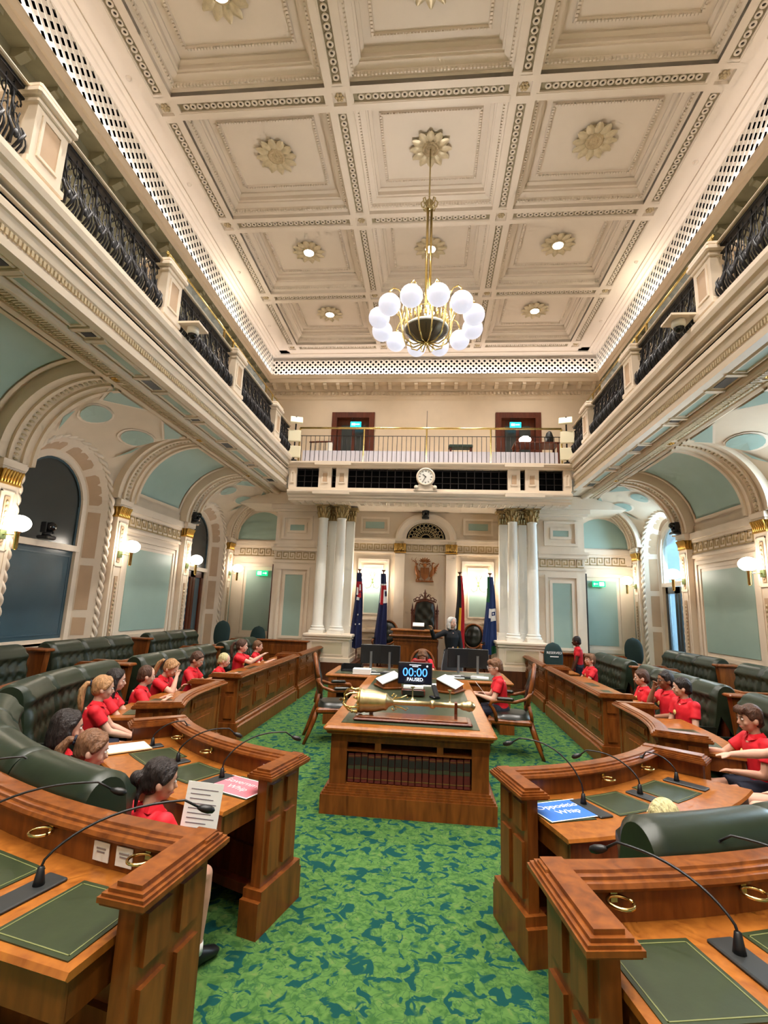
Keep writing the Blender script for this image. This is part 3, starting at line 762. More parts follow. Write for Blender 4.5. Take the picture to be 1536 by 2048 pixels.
for s in (-1, 1):
    M = side(s)
    d = T('dome_camera', 'white dome camera with black lens bubble under a bracket on the %s gallery' % ('left' if s < 0 else 'right'), 'camera', (s*3.44, 6.55, 5.80))
    MB().box(-.16, .16, -.16, .16, .10, .13).build('bracket', CREAM, d)
    MB().lathe([(0, .10), (.085, .10), (.09, .03), (.075, .0), (0, .0)], 16).build('housing', WHITE, d)
    MB().sphere((0, 0, 0), (.068, .068, .075), 14, 8).build('lens_bubble', SCREEN, d)

# ================================================================== back of the chamber
wb = SE('wall_back')
b = MB(); b.box(-5.8, -3.05, YB, YB+.2, 5, 10.2); b.box(-1.70, 2.05, YB, YB+.2, 5, 10.2); b.box(3.42, 5.8, YB, YB+.2, 5, 10.2)
b.box(-3.05, -1.70, YB, YB+.2, 7.92, 10.2); b.box(2.05, 3.42, YB, YB+.2, 7.92, 10.2); b.build('upper_wall', CREAM2, wb)
YR = 14.2
b = MB(); b.box(-3.0, 3.0, YR, YR+.25, 0, 5.0)
for s in (-1, 1):
    b.box(min(s*2.90, s*3.1), max(s*2.90, s*3.1), 13.56, YR, 0, 4.59)
b.build('recess_wall', CREAM2, wb)
b = MB()
for s in (-1, 1):
    b.frame(*sorted((s*1.02, s*1.90)), 1.55, 3.25, .08, YR-.04, YR+.01); b.frame(*sorted((s*1.18, s*1.74)), 1.70, 3.08, .04, YR-.025, YR+.01)
    for z0, z1, d in ((1.22, 1.30, .06), (1.0, 1.05, .04), (.62, .72, .05), (3.42, 3.46, .04), (3.70, 3.80, .07), (3.80, 3.85, .10)):
        x0, x1 = (.86, 2.92); b.box(min(s*x0, s*x1), max(s*x0, s*x1), YR-d, YR, z0, z1)
    # central pilasters
    b.box(min(s*.58, s*.86), max(s*.58, s*.86), YR-.06, YR, .4, 3.42)
    # upper panels
    for q, (x0, x1, z0, z1) in enumerate(((1.05, 1.88, 3.98, 4.46),)):
        b.frame(*sorted((s*x0, s*x1)), z0, z1, .06, YR-.035, YR+.01)
b.box(-.58, .58, YR-.035, YR, 3.42, 3.46); b.box(-.62, .62, YR-.06, YR, 3.70, 3.80); b.box(-.86, .86, YR-.09, YR, 3.78, 3.84)
vs = []
for a in np.linspace(0, PI, 25):
    for r, y in ((.86, YR), (.86, YR-.08), (.80, YR-.10), (.68, YR-.08), (.62, YR-.03), (.56, YR-.02), (.55, YR+.02)): vs.append((r*math.cos(a), y, 3.84+r*.86*math.sin(a)))
b.add(vs, [(7*j+k, 7*j+k+1, 7*j+k+8, 7*j+k+7) for j in range(24) for k in range(6)])
b.build('recess_moulding', CREAM, wb)
for s in (-1, 1): MB().box(*sorted((s*1.22, s*1.70)), YR-.012, YR+.01, 1.74, 3.04).build('duck_egg_panel', TEAL, wb); MB().box(*sorted((s*1.2, s*1.74)), YR-.012, YR+.01, 4.13, 4.32).build('duck_egg_panel', TEAL, wb)
k = MB(); keyband(k, -2.9, -.86, 3.48, 3.68, YR, ax='x'); keyband(k, .86, 2.9, 3.48, 3.68, YR, ax='x'); keyband(k, -.56, .56, 3.48, 3.68, YR, ax='x'); k.build('key_frieze', KEY, wb)
for s in (-1, 1):
    c = MB(); c.box(s*.72-.17, s*.72+.17, YR-.10, YR, 3.44, 3.47)
    for i in range(7): x = s*.72-.14+.047*i; c.tube([(x, YR-.07, 3.47), (x, YR-.09, 3.6), (x, YR-.12, 3.70)], [.018, .02, .024], 6)
    c.build('capital', GOLD, wb)
# fanlight: gilt fan on black
b = MB(); pl = [(.55*math.cos(a), 3.85+.55*.86*math.sin(a)) for a in np.linspace(0, PI, 25)]
b.add([(x, YR-.012, z) for x, z in pl], [tuple(range(25))]); fan = b.build('fanlight', DARK, wb)
b = MB()
for i in range(11):
    a = PI*(i+.5)/11; d = Vector((math.cos(a), 0, .86*math.sin(a)))
    b.tube([(d.x*.12, YR-.02, 3.87+d.z*.12), (d.x*.40, YR-.02, 3.87+d.z*.40)], .008, 5)
    c0 = Vector((d.x*.43, YR-.02, 3.87+d.z*.43))
    b.tube([c0+Vector((.055*math.cos(q), 0, .055*math.sin(q))) for q in np.linspace(0, 2*PI, 10)], .008, 5)
    c0 = Vector((d.x*.27, YR-.02, 3.87+d.z*.27))
    b.tube([c0+Vector((.03*math.cos(q), 0, .03*math.sin(q))) for q in np.linspace(0, 2*PI, 9)], .007, 5)
for rr in (.5, .34, .13): b.tube([(rr*math.cos(a), YR-.02, 3.87+rr*.86*math.sin(a)) for a in np.linspace(0, PI, 25)], .009, 5)
b.tube([(-.52, YR-.02, 3.87), (.52, YR-.02, 3.87)], .012, 5); b.build('gilt_fan', mat('pale_gilt', (206, 184, 140), .4, .4), fan)
# piers beside the columns
for s in (-1, 1):
    b = MB(side(s)); b.box(2.95, 4.15, 13.5, 14.75, 0, 4.62)
    for z0, z1, d in ((4.50, 4.62, .14), (4.44, 4.50, .09), (3.34, 3.44, .06), (3.44, 3.50, .10), (3.02, 3.07, .03), (0.55, .65, .05), (0, .5, .06)):
        b.box(2.95, 4.15+d, 13.5-d, 14.7, z0, z1)
    for x0, x1, z0, z1, o in ((3.12, 3.98, .85, 2.9, .05), (3.24, 3.86, 1.0, 2.76, .03), (3.12, 3.98, 3.66, 4.32, .05), (3.28, 3.82, 3.84, 4.14, .03)):
        b.frame(x0, x1, z0, z1, .07, 13.5-o, 13.51)
    b.build('pier', CREAM, wb)
    MB(side(s)).box(3.31, 3.79, 13.485, 13.51, 1.07, 2.69).build('duck_egg_panel', TEAL, wb); MB(side(s)).box(3.35, 3.75, 13.485, 13.51, 3.91, 4.07).build('duck_egg_panel', TEAL, wb)
    k = MB(side(s)); keyband(k, 3.0, 4.12, 3.10, 3.31, 13.5, ax='x'); k.build('key_frieze', KEY, wb)
    # tall dark door leaf standing open beside the pier
    b = MB(side(s)); b.box(4.2, 4.26, 13.75, 14.5, 0, 2.98); b.build('open_door_leaf', WOODD if s < 0 else BLACK, wb)

# dais and pedestals, columns
S('trim_7', MB().box(-3.15, -1.66, 12.72, 14.2, 0, .52).box(1.66, 3.15, 12.72, 14.2, 0, .52).box(-1.7, 1.7, 12.95, 14.2, 0, .36).box(-3.2, -1.6, 12.66, 14.2, 0, .12).box(1.6, 3.2, 12.66, 14.2, 0, .12), DAIS)
shaft = MB(); shaft.lathe([(.150, 1.38), (.150, 1.40), (.138, 1.43), (.138, 2.3), (.134, 3.0), (.118, 4.16), (.128, 4.17), (.128, 4.20), (.118, 4.21)], 24)
base_ = MB(); base_.box(-.19, .19, -.19, .19, 1.20, 1.27); base_.lathe([(.19, 1.27), (.198, 1.29), (.19, 1.315), (.165, 1.325), (.16, 1.34), (.175, 1.355), (.17, 1.375), (.15, 1.385)], 24)
capb = MB(); capb.lathe([(.115, 4.20), (.118, 4.40), (.15, 4.50), (.15, 4.52)], 20)
def capital_ornaments():
    b = MB()
    for row, (z, n, r, h) in enumerate(((4.21, 8, .118, .15), (4.31, 8, .125, .16))):
        for i in range(n):
            a = 2*PI*(i+.5*row)/n; c, d = math.cos(a), math.sin(a)
            b.tube([((r+.004)*c, (r+.004)*d, z), ((r+.02)*c, (r+.02)*d, z+h*.5), ((r+.035)*c, (r+.035)*d, z+h*.85), ((r+.065)*c, (r+.065)*d, z+h), ((r+.07)*c, (r+.07)*d, z+h*.82)], [(.03, .03), (.036, .02), (.03, .016), (.02, .014), (.012, .01)], 6)
    for i in range(4):
        a = PI/4+i*PI/2; c, d = math.cos(a), math.sin(a)
        b.tube([(.12*c, .12*d, 4.36), (.17*c, .17*d, 4.46), (.225*c, .225*d, 4.50), (.235*c, .235*d, 4.465), (.215*c, .215*d, 4.455)], [.018, .02, .02, .018, .012], 6)
    return b
capo = capital_ornaments(); aba = MB(); aba.prism([(-.2, -.2), (0, -.165), (.2, -.2), (.165, 0), (.2, .2), (0, .165), (-.2, .2), (-.165, 0)], 4.52, 4.575)
CAPG = mat('capital_gilt', (170, 144, 96), .45, .35, var=.2, scale=30)
meshes = [(shaft.mesh('shaft'), 'shaft', WHITE), (base_.mesh('base'), 'base', WHITE), (capb.mesh('capital'), 'capital', CAPG), (capo.mesh('acanthus'), 'acanthus', CAPG), (aba.mesh('abacus'), 'abacus', CAPG)]
for me, n, m in meshes: me.materials.append(m)
for s in (-1, 1):
    for q, (x, wh) in enumerate(((2.25, 'inner'), (2.74, 'outer'))):
        c = T('fluted_column' if False else 'column', 'white round column with gilt leafy capital, %s one of the %s front pair' % (wh, 'left' if s < 0 else 'right'), 'column', (s*x, 13.12, 0), group='white columns under the end gallery')
        for me, n, m in meshes:
            if n == 'acanthus': put(n, me, cap_)
            else:
                o = put(n, me, c)
                if n == 'capital': cap_ = o
    for q, x in enumerate((2.05, 2.55)):
        c = T('pilaster', 'white square pilaster with gilt capital behind the columns, %s on the %s' % (('nearer the middle', 'nearer the wall')[q], 'left' if s < 0 else 'right'), 'pilaster', (s*(x+.02), 13.60, 0), group='white pilasters behind the columns')
        MB().box(-.105, .105, -.1, .1, 1.38, 4.2).build('shaft', WHITE, c)
        MB().box(-.17, .17, -.14, .14, 1.20, 1.30).box(-.15, .15, -.12, .12, 1.30, 1.38).build('base', WHITE, c)
        o = MB().box(-.12, .12, -.1, .1, 4.2, 4.5).box(-.19, .19, -.16, .16, 4.5, 4.575).build('capital', CAPG, c)
        b = MB()
        for row in (0, 1):
            for i in range(4):
                xx = -.105+.07*i+(.03 if row else 0); z = 4.22+.12*row
                b.tube([(xx, -.1, z), (xx, -.12, z+.08), (xx, -.15, z+.14), (xx, -.155, z+.11)], [(.028, .02), (.03, .018), (.02, .014), (.012, .01)], 6)
        b.build('acanthus', CAPG, o)
    p = T('column_pedestal', 'cream panelled pedestal carrying the %s columns' % ('left' if s < 0 else 'right'), 'pedestal', (s*2.4, 13.2, .52))
    b = MB(); b.box(-.56, .56, -.42, .95, .0, .60); b.bbox(-.62, .62, -.48, .95, .60, .68, .02); b.box(-.59, .59, -.45, .95, .55, .60); b.box(-.60, .60, -.46, .95, .0, .10); b.build('block', CREAM, p)
    b = MB()
    for o, w_, hgt in ((.012, .42, .155), (.0, 0, 0)):
        if w_:
            b.frame(-w_, w_, .16, .51, .03, -.42-o, -.41)
            for q in (-1, 1):
                b.frame(-.32, .6, .16, .51, .03, .55 if q > 0 else -.56-o, .56+o if q > 0 else -.55, 'x')
    b.build('panel_mould', CREAM, p)
    MB().box(-.38, .38, -.425, -.42, .20, .47).build('sunk_panel', mat('stone_panel', (206, 190, 160), .55), p)

# end gallery: entablature, lattice front, coping, rail
g = T('end_gallery', 'cream gallery on columns with dark lattice front below the clock', 'balcony')
b = MB()
YG = 12.5
prof = [(.5, 4.575), (.06, 4.575), (.06, 4.64), (.0, 4.66), (.0, 4.70), (-.08, 4.74), (-.10, 4.78), (-.10, 4.83), (.02, 4.86), (.02, 4.92), (.10, 4.92)]
b.add([(x, YG+d, z) for d, z in prof for x in (-3.6, 3.6)], [(2*i, 2*i+1, 2*i+3, 2*i+2) for i in range(len(prof)-1)])
b.box(-3.6, 3.6, YG+.1, 13.32, 4.60, 4.93); b.box(-5.2, 5.2, 13.32, 14.56, 4.625, 4.96); b.box(-5.4, 5.4, 13.0, 14.88, 5.0, 5.55); b.box(-3.68, 3.68, YG+.3, 13.0, 4.95, 5.545)
prof = [(.12, 5.46), (.02, 5.46), (.0, 5.49), (-.06, 5.52), (-.08, 5.56), (-.08, 5.60), (.0, 5.61), (.3, 5.61)]
b.add([(x, YG+d, z) for d, z in prof for x in (-3.66, 3.66)], [(2*i, 2*i+1, 2*i+3, 2*i+2) for i in range(len(prof)-1)])
for s in (-1, 1):
    for x0, x1 in ((2.05, 2.36), (2.48, 2.82), (3.42, 3.62)):
        b.box(min(s*x0, s*x1), max(s*x0, s*x1), YG+.04, YG+.3, 4.92, 5.46)
    for x0, x1 in ((1.96, 2.92),): b.box(min(s*x0, s*x1), max(s*x0, s*x1), YG-.10, YG+.2, 5.50, 5.60); b.box(min(s*x0, s*x1), max(s*x0, s*x1), YG-.14, YG+.2, 4.72, 4.82)
b.build('entablature', CREAM, g)
for s in (-1, 1):
    for xc in (2.205, 2.65, 3.52):
        w_ = .09 if xc < 3.4 else .05; b = MB()
        b.rects([(0, 0), (.0, .02), (.02, .02), (.035, .0)], -w_, w_, -.15, .15, Matrix(((1, 0, 0, s*xc), (0, 0, -1, YG+.04), (0, 1, 0, 5.19), (0, 0, 0, 1)))); b.build('panel_mould', CREAM, g)
for x in (-2.65, -2.205, 2.205, 2.65): MB().box(x-.055, x+.055, YG+.03, YG+.05, 5.08, 5.30).build('fawn_inset', PINK, g)
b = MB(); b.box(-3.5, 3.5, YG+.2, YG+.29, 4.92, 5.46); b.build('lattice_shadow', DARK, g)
b = MB()
for x0, x1 in ((-3.42, -2.82), (-2.05, 2.05), (2.82, 3.42), (-2.48, -2.36), (2.36, 2.48)):
    n = max(1, round((x1-x0)/.2))
    for i in range(n+1): x = x0+(x1-x0)*i/n; b.box(x-.008, x+.008, YG+.14, YG+.17, 4.92, 5.46)
    for z in (4.94, 5.10, 5.26, 5.42): b.box(x0, x1, YG+.145, YG+.165, z-.006, z+.006)
b.build('lattice_screen', mat('bronze_lattice', (52, 46, 46), .5, .4), g, kind='stuff')
# coffered soffit under the gallery
b = MB()
for i in range(36):
    for j in range(3):
        x = -3.45+.197*i; y = YG+.16+.15*j
        b.rects([(0, 4.575), (.0, 4.55), (.03, 4.55), (.04, 4.575)], x-.085, x+.085, y-.065, y+.065)
b.build('soffit_coffers', CREAM, g, kind='stuff')
# clock on the front
ck = T('wall_clock', 'round white clock with black numerals on scrolled base below the gallery rail', 'clock', (-.02, YG-.12, 5.20))
b = MB(); MT = Matrix(((1, 0, 0, 0), (0, 0, -1, 0), (0, 1, 0, 0), (0, 0, 0, 1)))
b.lathe([(.24, -.06), (.24, .0), (.225, .03), (.20, .035), (.185, .015)], 28, MT); b.build('case', CREAM, ck)
MB().lathe([(0, .012), (.186, .012)], 28, MT).build('dial', WHITE, ck)
b = MB()
for i in range(12):
    a = i*PI/6; b.box(-.006, .006, -.02, .02, .013, .016, MT @ RZ(-a) @ TM(0, .15, 0)); 
    if i % 3 == 0: b.box(.010, .016, -.02, .02, .013, .016, MT @ RZ(-a) @ TM(0, .15, 0))
b.build('numerals', BLACK, ck)
MB().box(-.008, .008, -.02, .10, .018, .022, MT @ RZ(math.radians(48))).build('hour_hand', BLACK, ck)
MB().box(-.006, .006, -.02, .15, .022, .026, MT @ RZ(math.radians(150))).build('minute_hand', BLACK, ck)
b = MB(); pl = [(-.30, -.36), (.30, -.36), (.30, -.32), (.22, -.30), (.20, -.22), (.14, -.18), (.12, -.12), (-.12, -.12), (-.14, -.18), (-.20, -.22), (-.22, -.30), (-.30, -.32)]
b.prism(pl, -.10, -.01, MT)
for s in (-1, 1): b.lathe([(0, 0), (.05, 0), (.055, -.02), (.05, -.06)], 14, MT @ TM(s*.235, -.27, .02))
b.build('scroll_base', CREAM, ck)
# brass rail with iron balusters
gr = T('gallery_rail', 'brass and iron railing across the end gallery above the clock', 'railing', (0, YG+.12, 5.61))
MB().tube([(-3.42, 0, .97), (3.42, 0, .97)], .028, 10, RX(0)).build('brass_rail', BRASS, gr)
for x in (-3.42, -1.68, -.02, 1.64, 3.42):
    MB().lathe([(.03, 0), (.03, .02), (.022, .03), (.022, .97)], 10, TM(x)).build('brass_post', BRASS, gr)
MB().tube([(-3.4, 0, .75), (3.4, 0, .75)], .009, 6).tube([(-3.4, 0, .03), (3.4, 0, .03)], .009, 6).build('iron_bar', IRON, gr)
bal = MB(); bal.tube([(0, 0, .03), (0, 0, .75)], .0075, 6); bal = bal.mesh('baluster'); bal.materials.append(IRON)
for i in range(56):
    x = -3.36+i*.1222
    if min(abs(x-q) for q in (-1.68, -.02, 1.64)) > .04: put('baluster', bal, gr, (x, 0, 0))
MB().box(-3.35, 3.35, .12, .13, .02, .38).build('frosted_screen', glassy('frosted_glass', (226, 222, 232), .75, .5), gr)
MB().tube([(-.02, -.02, .97), (-.02, -.02, 1.45)], .006, 6).build('aerial', IRON, gr)
# doors to the gallery
for k, xc in enumerate((-2.375, 2.735)):
    d = SE('door_%d' % (k+1))
    b = MB(); w_ = .68
    for x0, x1, z0, z1 in ((xc-w_, xc-w_+.17, 5.56, 7.75), (xc+w_-.17, xc+w_, 5.56, 7.75), (xc-w_, xc+w_, 7.75, 7.93)): b.box(x0, x1, YB-.05, YB+.12, z0, z1)
    b.build('door_frame', WOODD, d)
    MB().box(xc-.53, xc+.53, YB+.14, YB+.2, 5.55, 7.8).build('door_leaf', WOODD, d)
    MB().box(xc-.38, xc-.05, YB+.12, YB+.14, 6.3, 7.55).build('door_pane', ETCHED2, d); MB().box(xc+.05, xc+.38, YB+.12, YB+.14, 6.3, 7.55).build('door_pane', ETCHED2, d)
    e = T('exit_sign', 'small teal exit sign hanging in the %s gallery doorway' % ('left' if k == 0 else 'right'), 'sign', (xc+(.1 if k == 0 else -.1), YB-.1, 7.42))
    MB().box(-.17, .17, -.015, .015, 0, .17).build('sign_face', EXITB, e)
    MB().box(-.13, -.02, -.02, -.015, .05, .12).box(.0, .12, -.02, -.015, .07, .10).build('sign_symbol', EXITW, e)
    MB().tube([(-.12, 0, .17), (-.12, 0, .33)], .006, 5).tube([(.12, 0, .17), (.12, 0, .33)], .006, 5).build('hanger', IRON, e)
# flat loudspeaker panels at the gallery corners
SPK = mat('cream_speaker', (232, 222, 190), .5)
for s in (-1, 1):
    e = T('panel_speaker', 'stand of three square cream speaker panels at the %s corner of the end gallery' % ('left' if s < 0 else 'right'), 'speaker', (s*3.52, YG+.02, 5.62))
    MB().tube([(0, 0, 0), (0, 0, 1.25)], .02, 8).lathe([(0, 0), (.09, 0), (.09, .03), (.02, .04)], 12).build('stand', IRON, e)
    for k, (z, rx, rz, dx) in enumerate(((.24, 0, .12, -.02), (.68, .05, .12, .0), (1.12, .75, .3, -.03))):
        MB().bbox(-.165, .165, -.03, .03, -.16, .16, .012, TM(s*dx, -.06, z) @ RZ(-s*rz) @ RX(-rx)).build('speaker_panel', SPK, e)

# ================================================================== members' desks and benches (horseshoe about one centre)
XC, OY = -0.04, 6.1
def pos(R, a, s, z=0.0):
    """R: distance from the horseshoe centre line, a: degrees round the bend (past 90 the track runs straight, 10 per metre)"""
    if a <= 90: t = math.radians(a); return Vector((XC + s*R*math.sin(t), OY - R*math.cos(t), z))
    return Vector((XC + s*R, OY + (a-90)/10, z))
def heading(a, s):
    """unit vector pointing from a seat to the middle of the chamber"""
    t = math.radians(min(a, 90)); return Vector((-s*math.sin(t), math.cos(t), 0))
def asteps(a0, a1, R=3.0, st=.16):
    out = [a0]
    if a0 < 90:
        e = min(a1, 90); n = max(1, int(math.radians(e-a0)*R/st)); out += [a0+(e-a0)*(i+1)/n for i in range(n)]
    if a1 > 90: out.append(a1)
    return out
def tsweep(b, prof, a0, a1, s, o, sm=False, caps=True):
    """closed profile of (R,z) swept along the track, relative to origin o"""
    A = asteps(a0, a1); n = len(prof); vs = []
    for a in A: vs += [pos(R, a, s, z)-o for R, z in prof]
    fs = [(i*n+k, i*n+(k+1) % n, (i+1)*n+(k+1) % n, (i+1)*n+k) for i in range(len(A)-1) for k in range(n)]
    if caps: fs += [tuple(range(n)), tuple((len(A)-1)*n+k for k in range(n-1, -1, -1))]
    b.add(vs, fs, sm=sm)
def tbox(b, R0, R1, a0, a1, z0, z1, s, o): tsweep(b, [(R0, z0), (R1, z0), (R1, z1), (R0, z1)], a0, a1, s, o)
CAPP = [(-.068, .852), (-.078, .866), (-.07, .880), (-.052, .883), (-.050, .893), (-.032, .896), (-.028, .905), (.048, .905), (.052, .896), (.070, .893), (.072, .883), (.090, .880), (.098, .866), (.088, .852)]
def deg(R, a, m): return m*10 if a >= 90 else math.degrees(m/R)
def desk(label, s, R, a0, a1, zb=0.0, top=True, end_in=True, end_out=True, wdepth=.74, panels=True, group='carved cedar benches desks of the members', front=True):
    o = pos(R, (a0+a1)/2, s, zb); zo = Vector((o.x, o.y, 0))
    t = T('member_desk', label, 'desk', (o.x, o.y, 0), group=group)
    Rf = R+.06
    b = MB(); tbox(b, Rf, Rf+.05, a0, a1, zb+.02, zb+.86, s, zo)
    tsweep(b, [(R+.0, zb), (Rf+.08, zb), (Rf+.08, zb+.30), (Rf+.02, zb+.30), (Rf-.01, zb+.28), (Rf-.01, zb+.26), (R+.03, zb+.24), (R+.02, zb+.21), (R, zb+.19)], a0, a1, s, zo)
    tbox(b, Rf+.05, Rf+.07, a0, a1, zb+.56, zb+.86, s, zo)
    b.build('front_board', WOOD, t)
    b = MB(); tsweep(b, [(Rf+r, zb+z) for r, z in CAPP], a0-deg(R, a0, .03), a1+deg(R, a1, .03), s, zo); b.build('cap_rail', WOODL if False else WOOD, t)
    if panels:
        L = (a1-a0)/10 if a0 >= 90 else math.radians(a1-a0)*R
        n = max(2, round(L/.62)); da = (a1-a0)/n
        for i in range(n):
            q0, q1 = a0+da*i+da*.14, a0+da*(i+1)-da*.14
            for z0, z1 in ((.36, .60), (.66, .80)):
                b = MB(); e = (q1-q0)*.12
                A = asteps(q0, q1, st=.3); 
                tbox(b, Rf-.012, Rf, q0, q1, zb+z0, zb+z1, s, zo); tbox(b, Rf-.028, Rf, q0+e, q1-e, zb+z0+.04, zb+z1-.04, s, zo)
                b.build('panel', WOOD, t)
    # end cheeks: panel standing across the track with its own cap and plinth
    for a, on, sg in ((a0, end_in, 1), (a1, end_out, -1)):
        if not on: continue
        w = deg(R, a, .05)*sg; b = MB(); p0, p1 = sorted((a-deg(R, a, .006)*sg, a+w))
        tbox(b, R+.052, R+.44, p0, p1, zb+.01, zb+.852, s, zo)
        p0, p1 = sorted((a-deg(R, a, .035)*sg, a+w+deg(R, a, .025)*sg)); tbox(b, R-.005, R+.50, p0, p1, zb+.0, zb+.193, s, zo); tbox(b, R+.015, R+.47, p0, p1, zb+.193, zb+.243, s, zo)
        p0, p1 = sorted((a-deg(R, a, .022)*sg, a)); 
        for r0, r1 in ((.10, .22), (.28, .40)):
            for z0, z1 in ((.30, .60), (.66, .81)): tbox(b, R+r0, R+r1, p0, p1, zb+z0, zb+z1, s, zo)
        b.build('end_cheek', WOOD, t)
        b = MB(); p0, p1 = sorted((a-deg(R, a, .055)*sg, a+w+deg(R, a, .05)*sg))
        for z0, z1, q in ((.850, .858, .006), (.858, .874, .0), (.874, .884, .008), (.884, .895, .020), (.895, .9095, .036)):
            p0, p1 = sorted((a-deg(R, a, .055-q)*sg, a+w+deg(R, a, .05-q)*sg)); tbox(b, R-.014+q, R+.48-q, p0, p1, zb+z0, zb+z1, s, zo)
        b.build('end_cap_rail', WOOD, t)
    if top:
        # writing shelf with a deep front rail
        b = MB(); i0, i1 = a0+(deg(R, a0, .06) if end_in else 0), a1-(deg(R, a1, .06) if end_out else 0)
        tsweep(b, [(Rf+.07, zb+.725), (R+wdepth, zb+.725), (R+wdepth+.01, zb+.735), (R+wdepth, zb+.75), (Rf+.07, zb+.75)], i0, i1, s, zo); b.build('writing_shelf', WOODL, t)
        b = MB(); tbox(b, R+wdepth-.05, R+wdepth-.02, i0+deg(R, i0, .02), i1-deg(R, i1, .02), zb+.60, zb+.725, s, zo)
        for a, sg in ((i0, 1), (i1, -1)):
            p0, p1 = sorted((a+deg(R, a, .02)*sg, a+deg(R, a, .045)*sg)); tbox(b, R+.2, R+wdepth-.03, p0, p1, zb+.60, zb+.725, s, zo)
        b.build('shelf_apron', WOOD, t)
        b = MB(); tbox(b, R+.24, R+.30, i0, i1, zb+.10, zb+.16, s, zo); b.build('foot_rail', WOODD, t)
    return t
LFT = {-1: 'left', 1: 'right'}
for s in (-1, 1):
    n = LFT[s]
    desk('curved front-row desk beside the aisle, %s of the central table, under a printed whip sign' % n, s, 2.46, 16.0, 53.2)
    desk('curved corner desk with wooden front between the whip desk and straight desks, %s side' % n, s, 2.46, 68.2, 95.8)
    desk('long panelled wooden desk in the middle of the %s front row' % n, s, 2.46, 101.8, 133.6)
    desk('long panelled wooden desk at the far end of the %s front row' % n, s, 2.46, 136.0, 160.0)
    desk('curved second-row desk nearest the camera in the bottom %s corner' % n, s, 4.03, 9.0, 50.0, .15, wdepth=.60)
    desk('second-row wooden desk behind the corner bench, %s side' % n, s, 4.03, 62.0, 95.5, .15, wdepth=.6, panels=False)
    desk('second-row wooden desk behind the middle bench, %s side' % n, s, 4.03, 98.0, 124.0, .15, wdepth=.6, panels=False)
    desk('second-row wooden desk towards the columns, %s side' % n, s, 4.03, 128.0, 148.0, .15, wdepth=.6, panels=False)
# raised floor of the second row
b = MB()
for s in (-1, 1): tsweep(b, [(4.0, 0), (5.68, 0), (5.68, .15), (4.0, .15)], 5.0, 150.0, s, Vector((0, 0, 0)))
S('trim_8', b, CARPET)
# cross desks at the far end of the aisles
for s in (-1, 1):
    t = T('cross_desk', 'low panelled cross desk in front of the column pedestal, %s aisle' % LFT[s], 'desk', (s*3.55, 12.35, 0))
    b = MB(); b.box(-.75, .75, -.03, .03, 0, 1.0); b.box(-.77, .77, -.06, .06, 0, .18); b.build('front_board', WOOD, t)
    MB().bbox(-.80, .80, -.09, .12, 1.0, 1.04, .012).build('cap_rail', WOOD, t)
    for i in range(3):
        x = -.5+.5*i; MB().box(x-.18, x+.18, -.045, -.03, .28, .62).box(x-.18, x+.18, -.045, -.03, .70, .92).build('panel', WOOD, t)

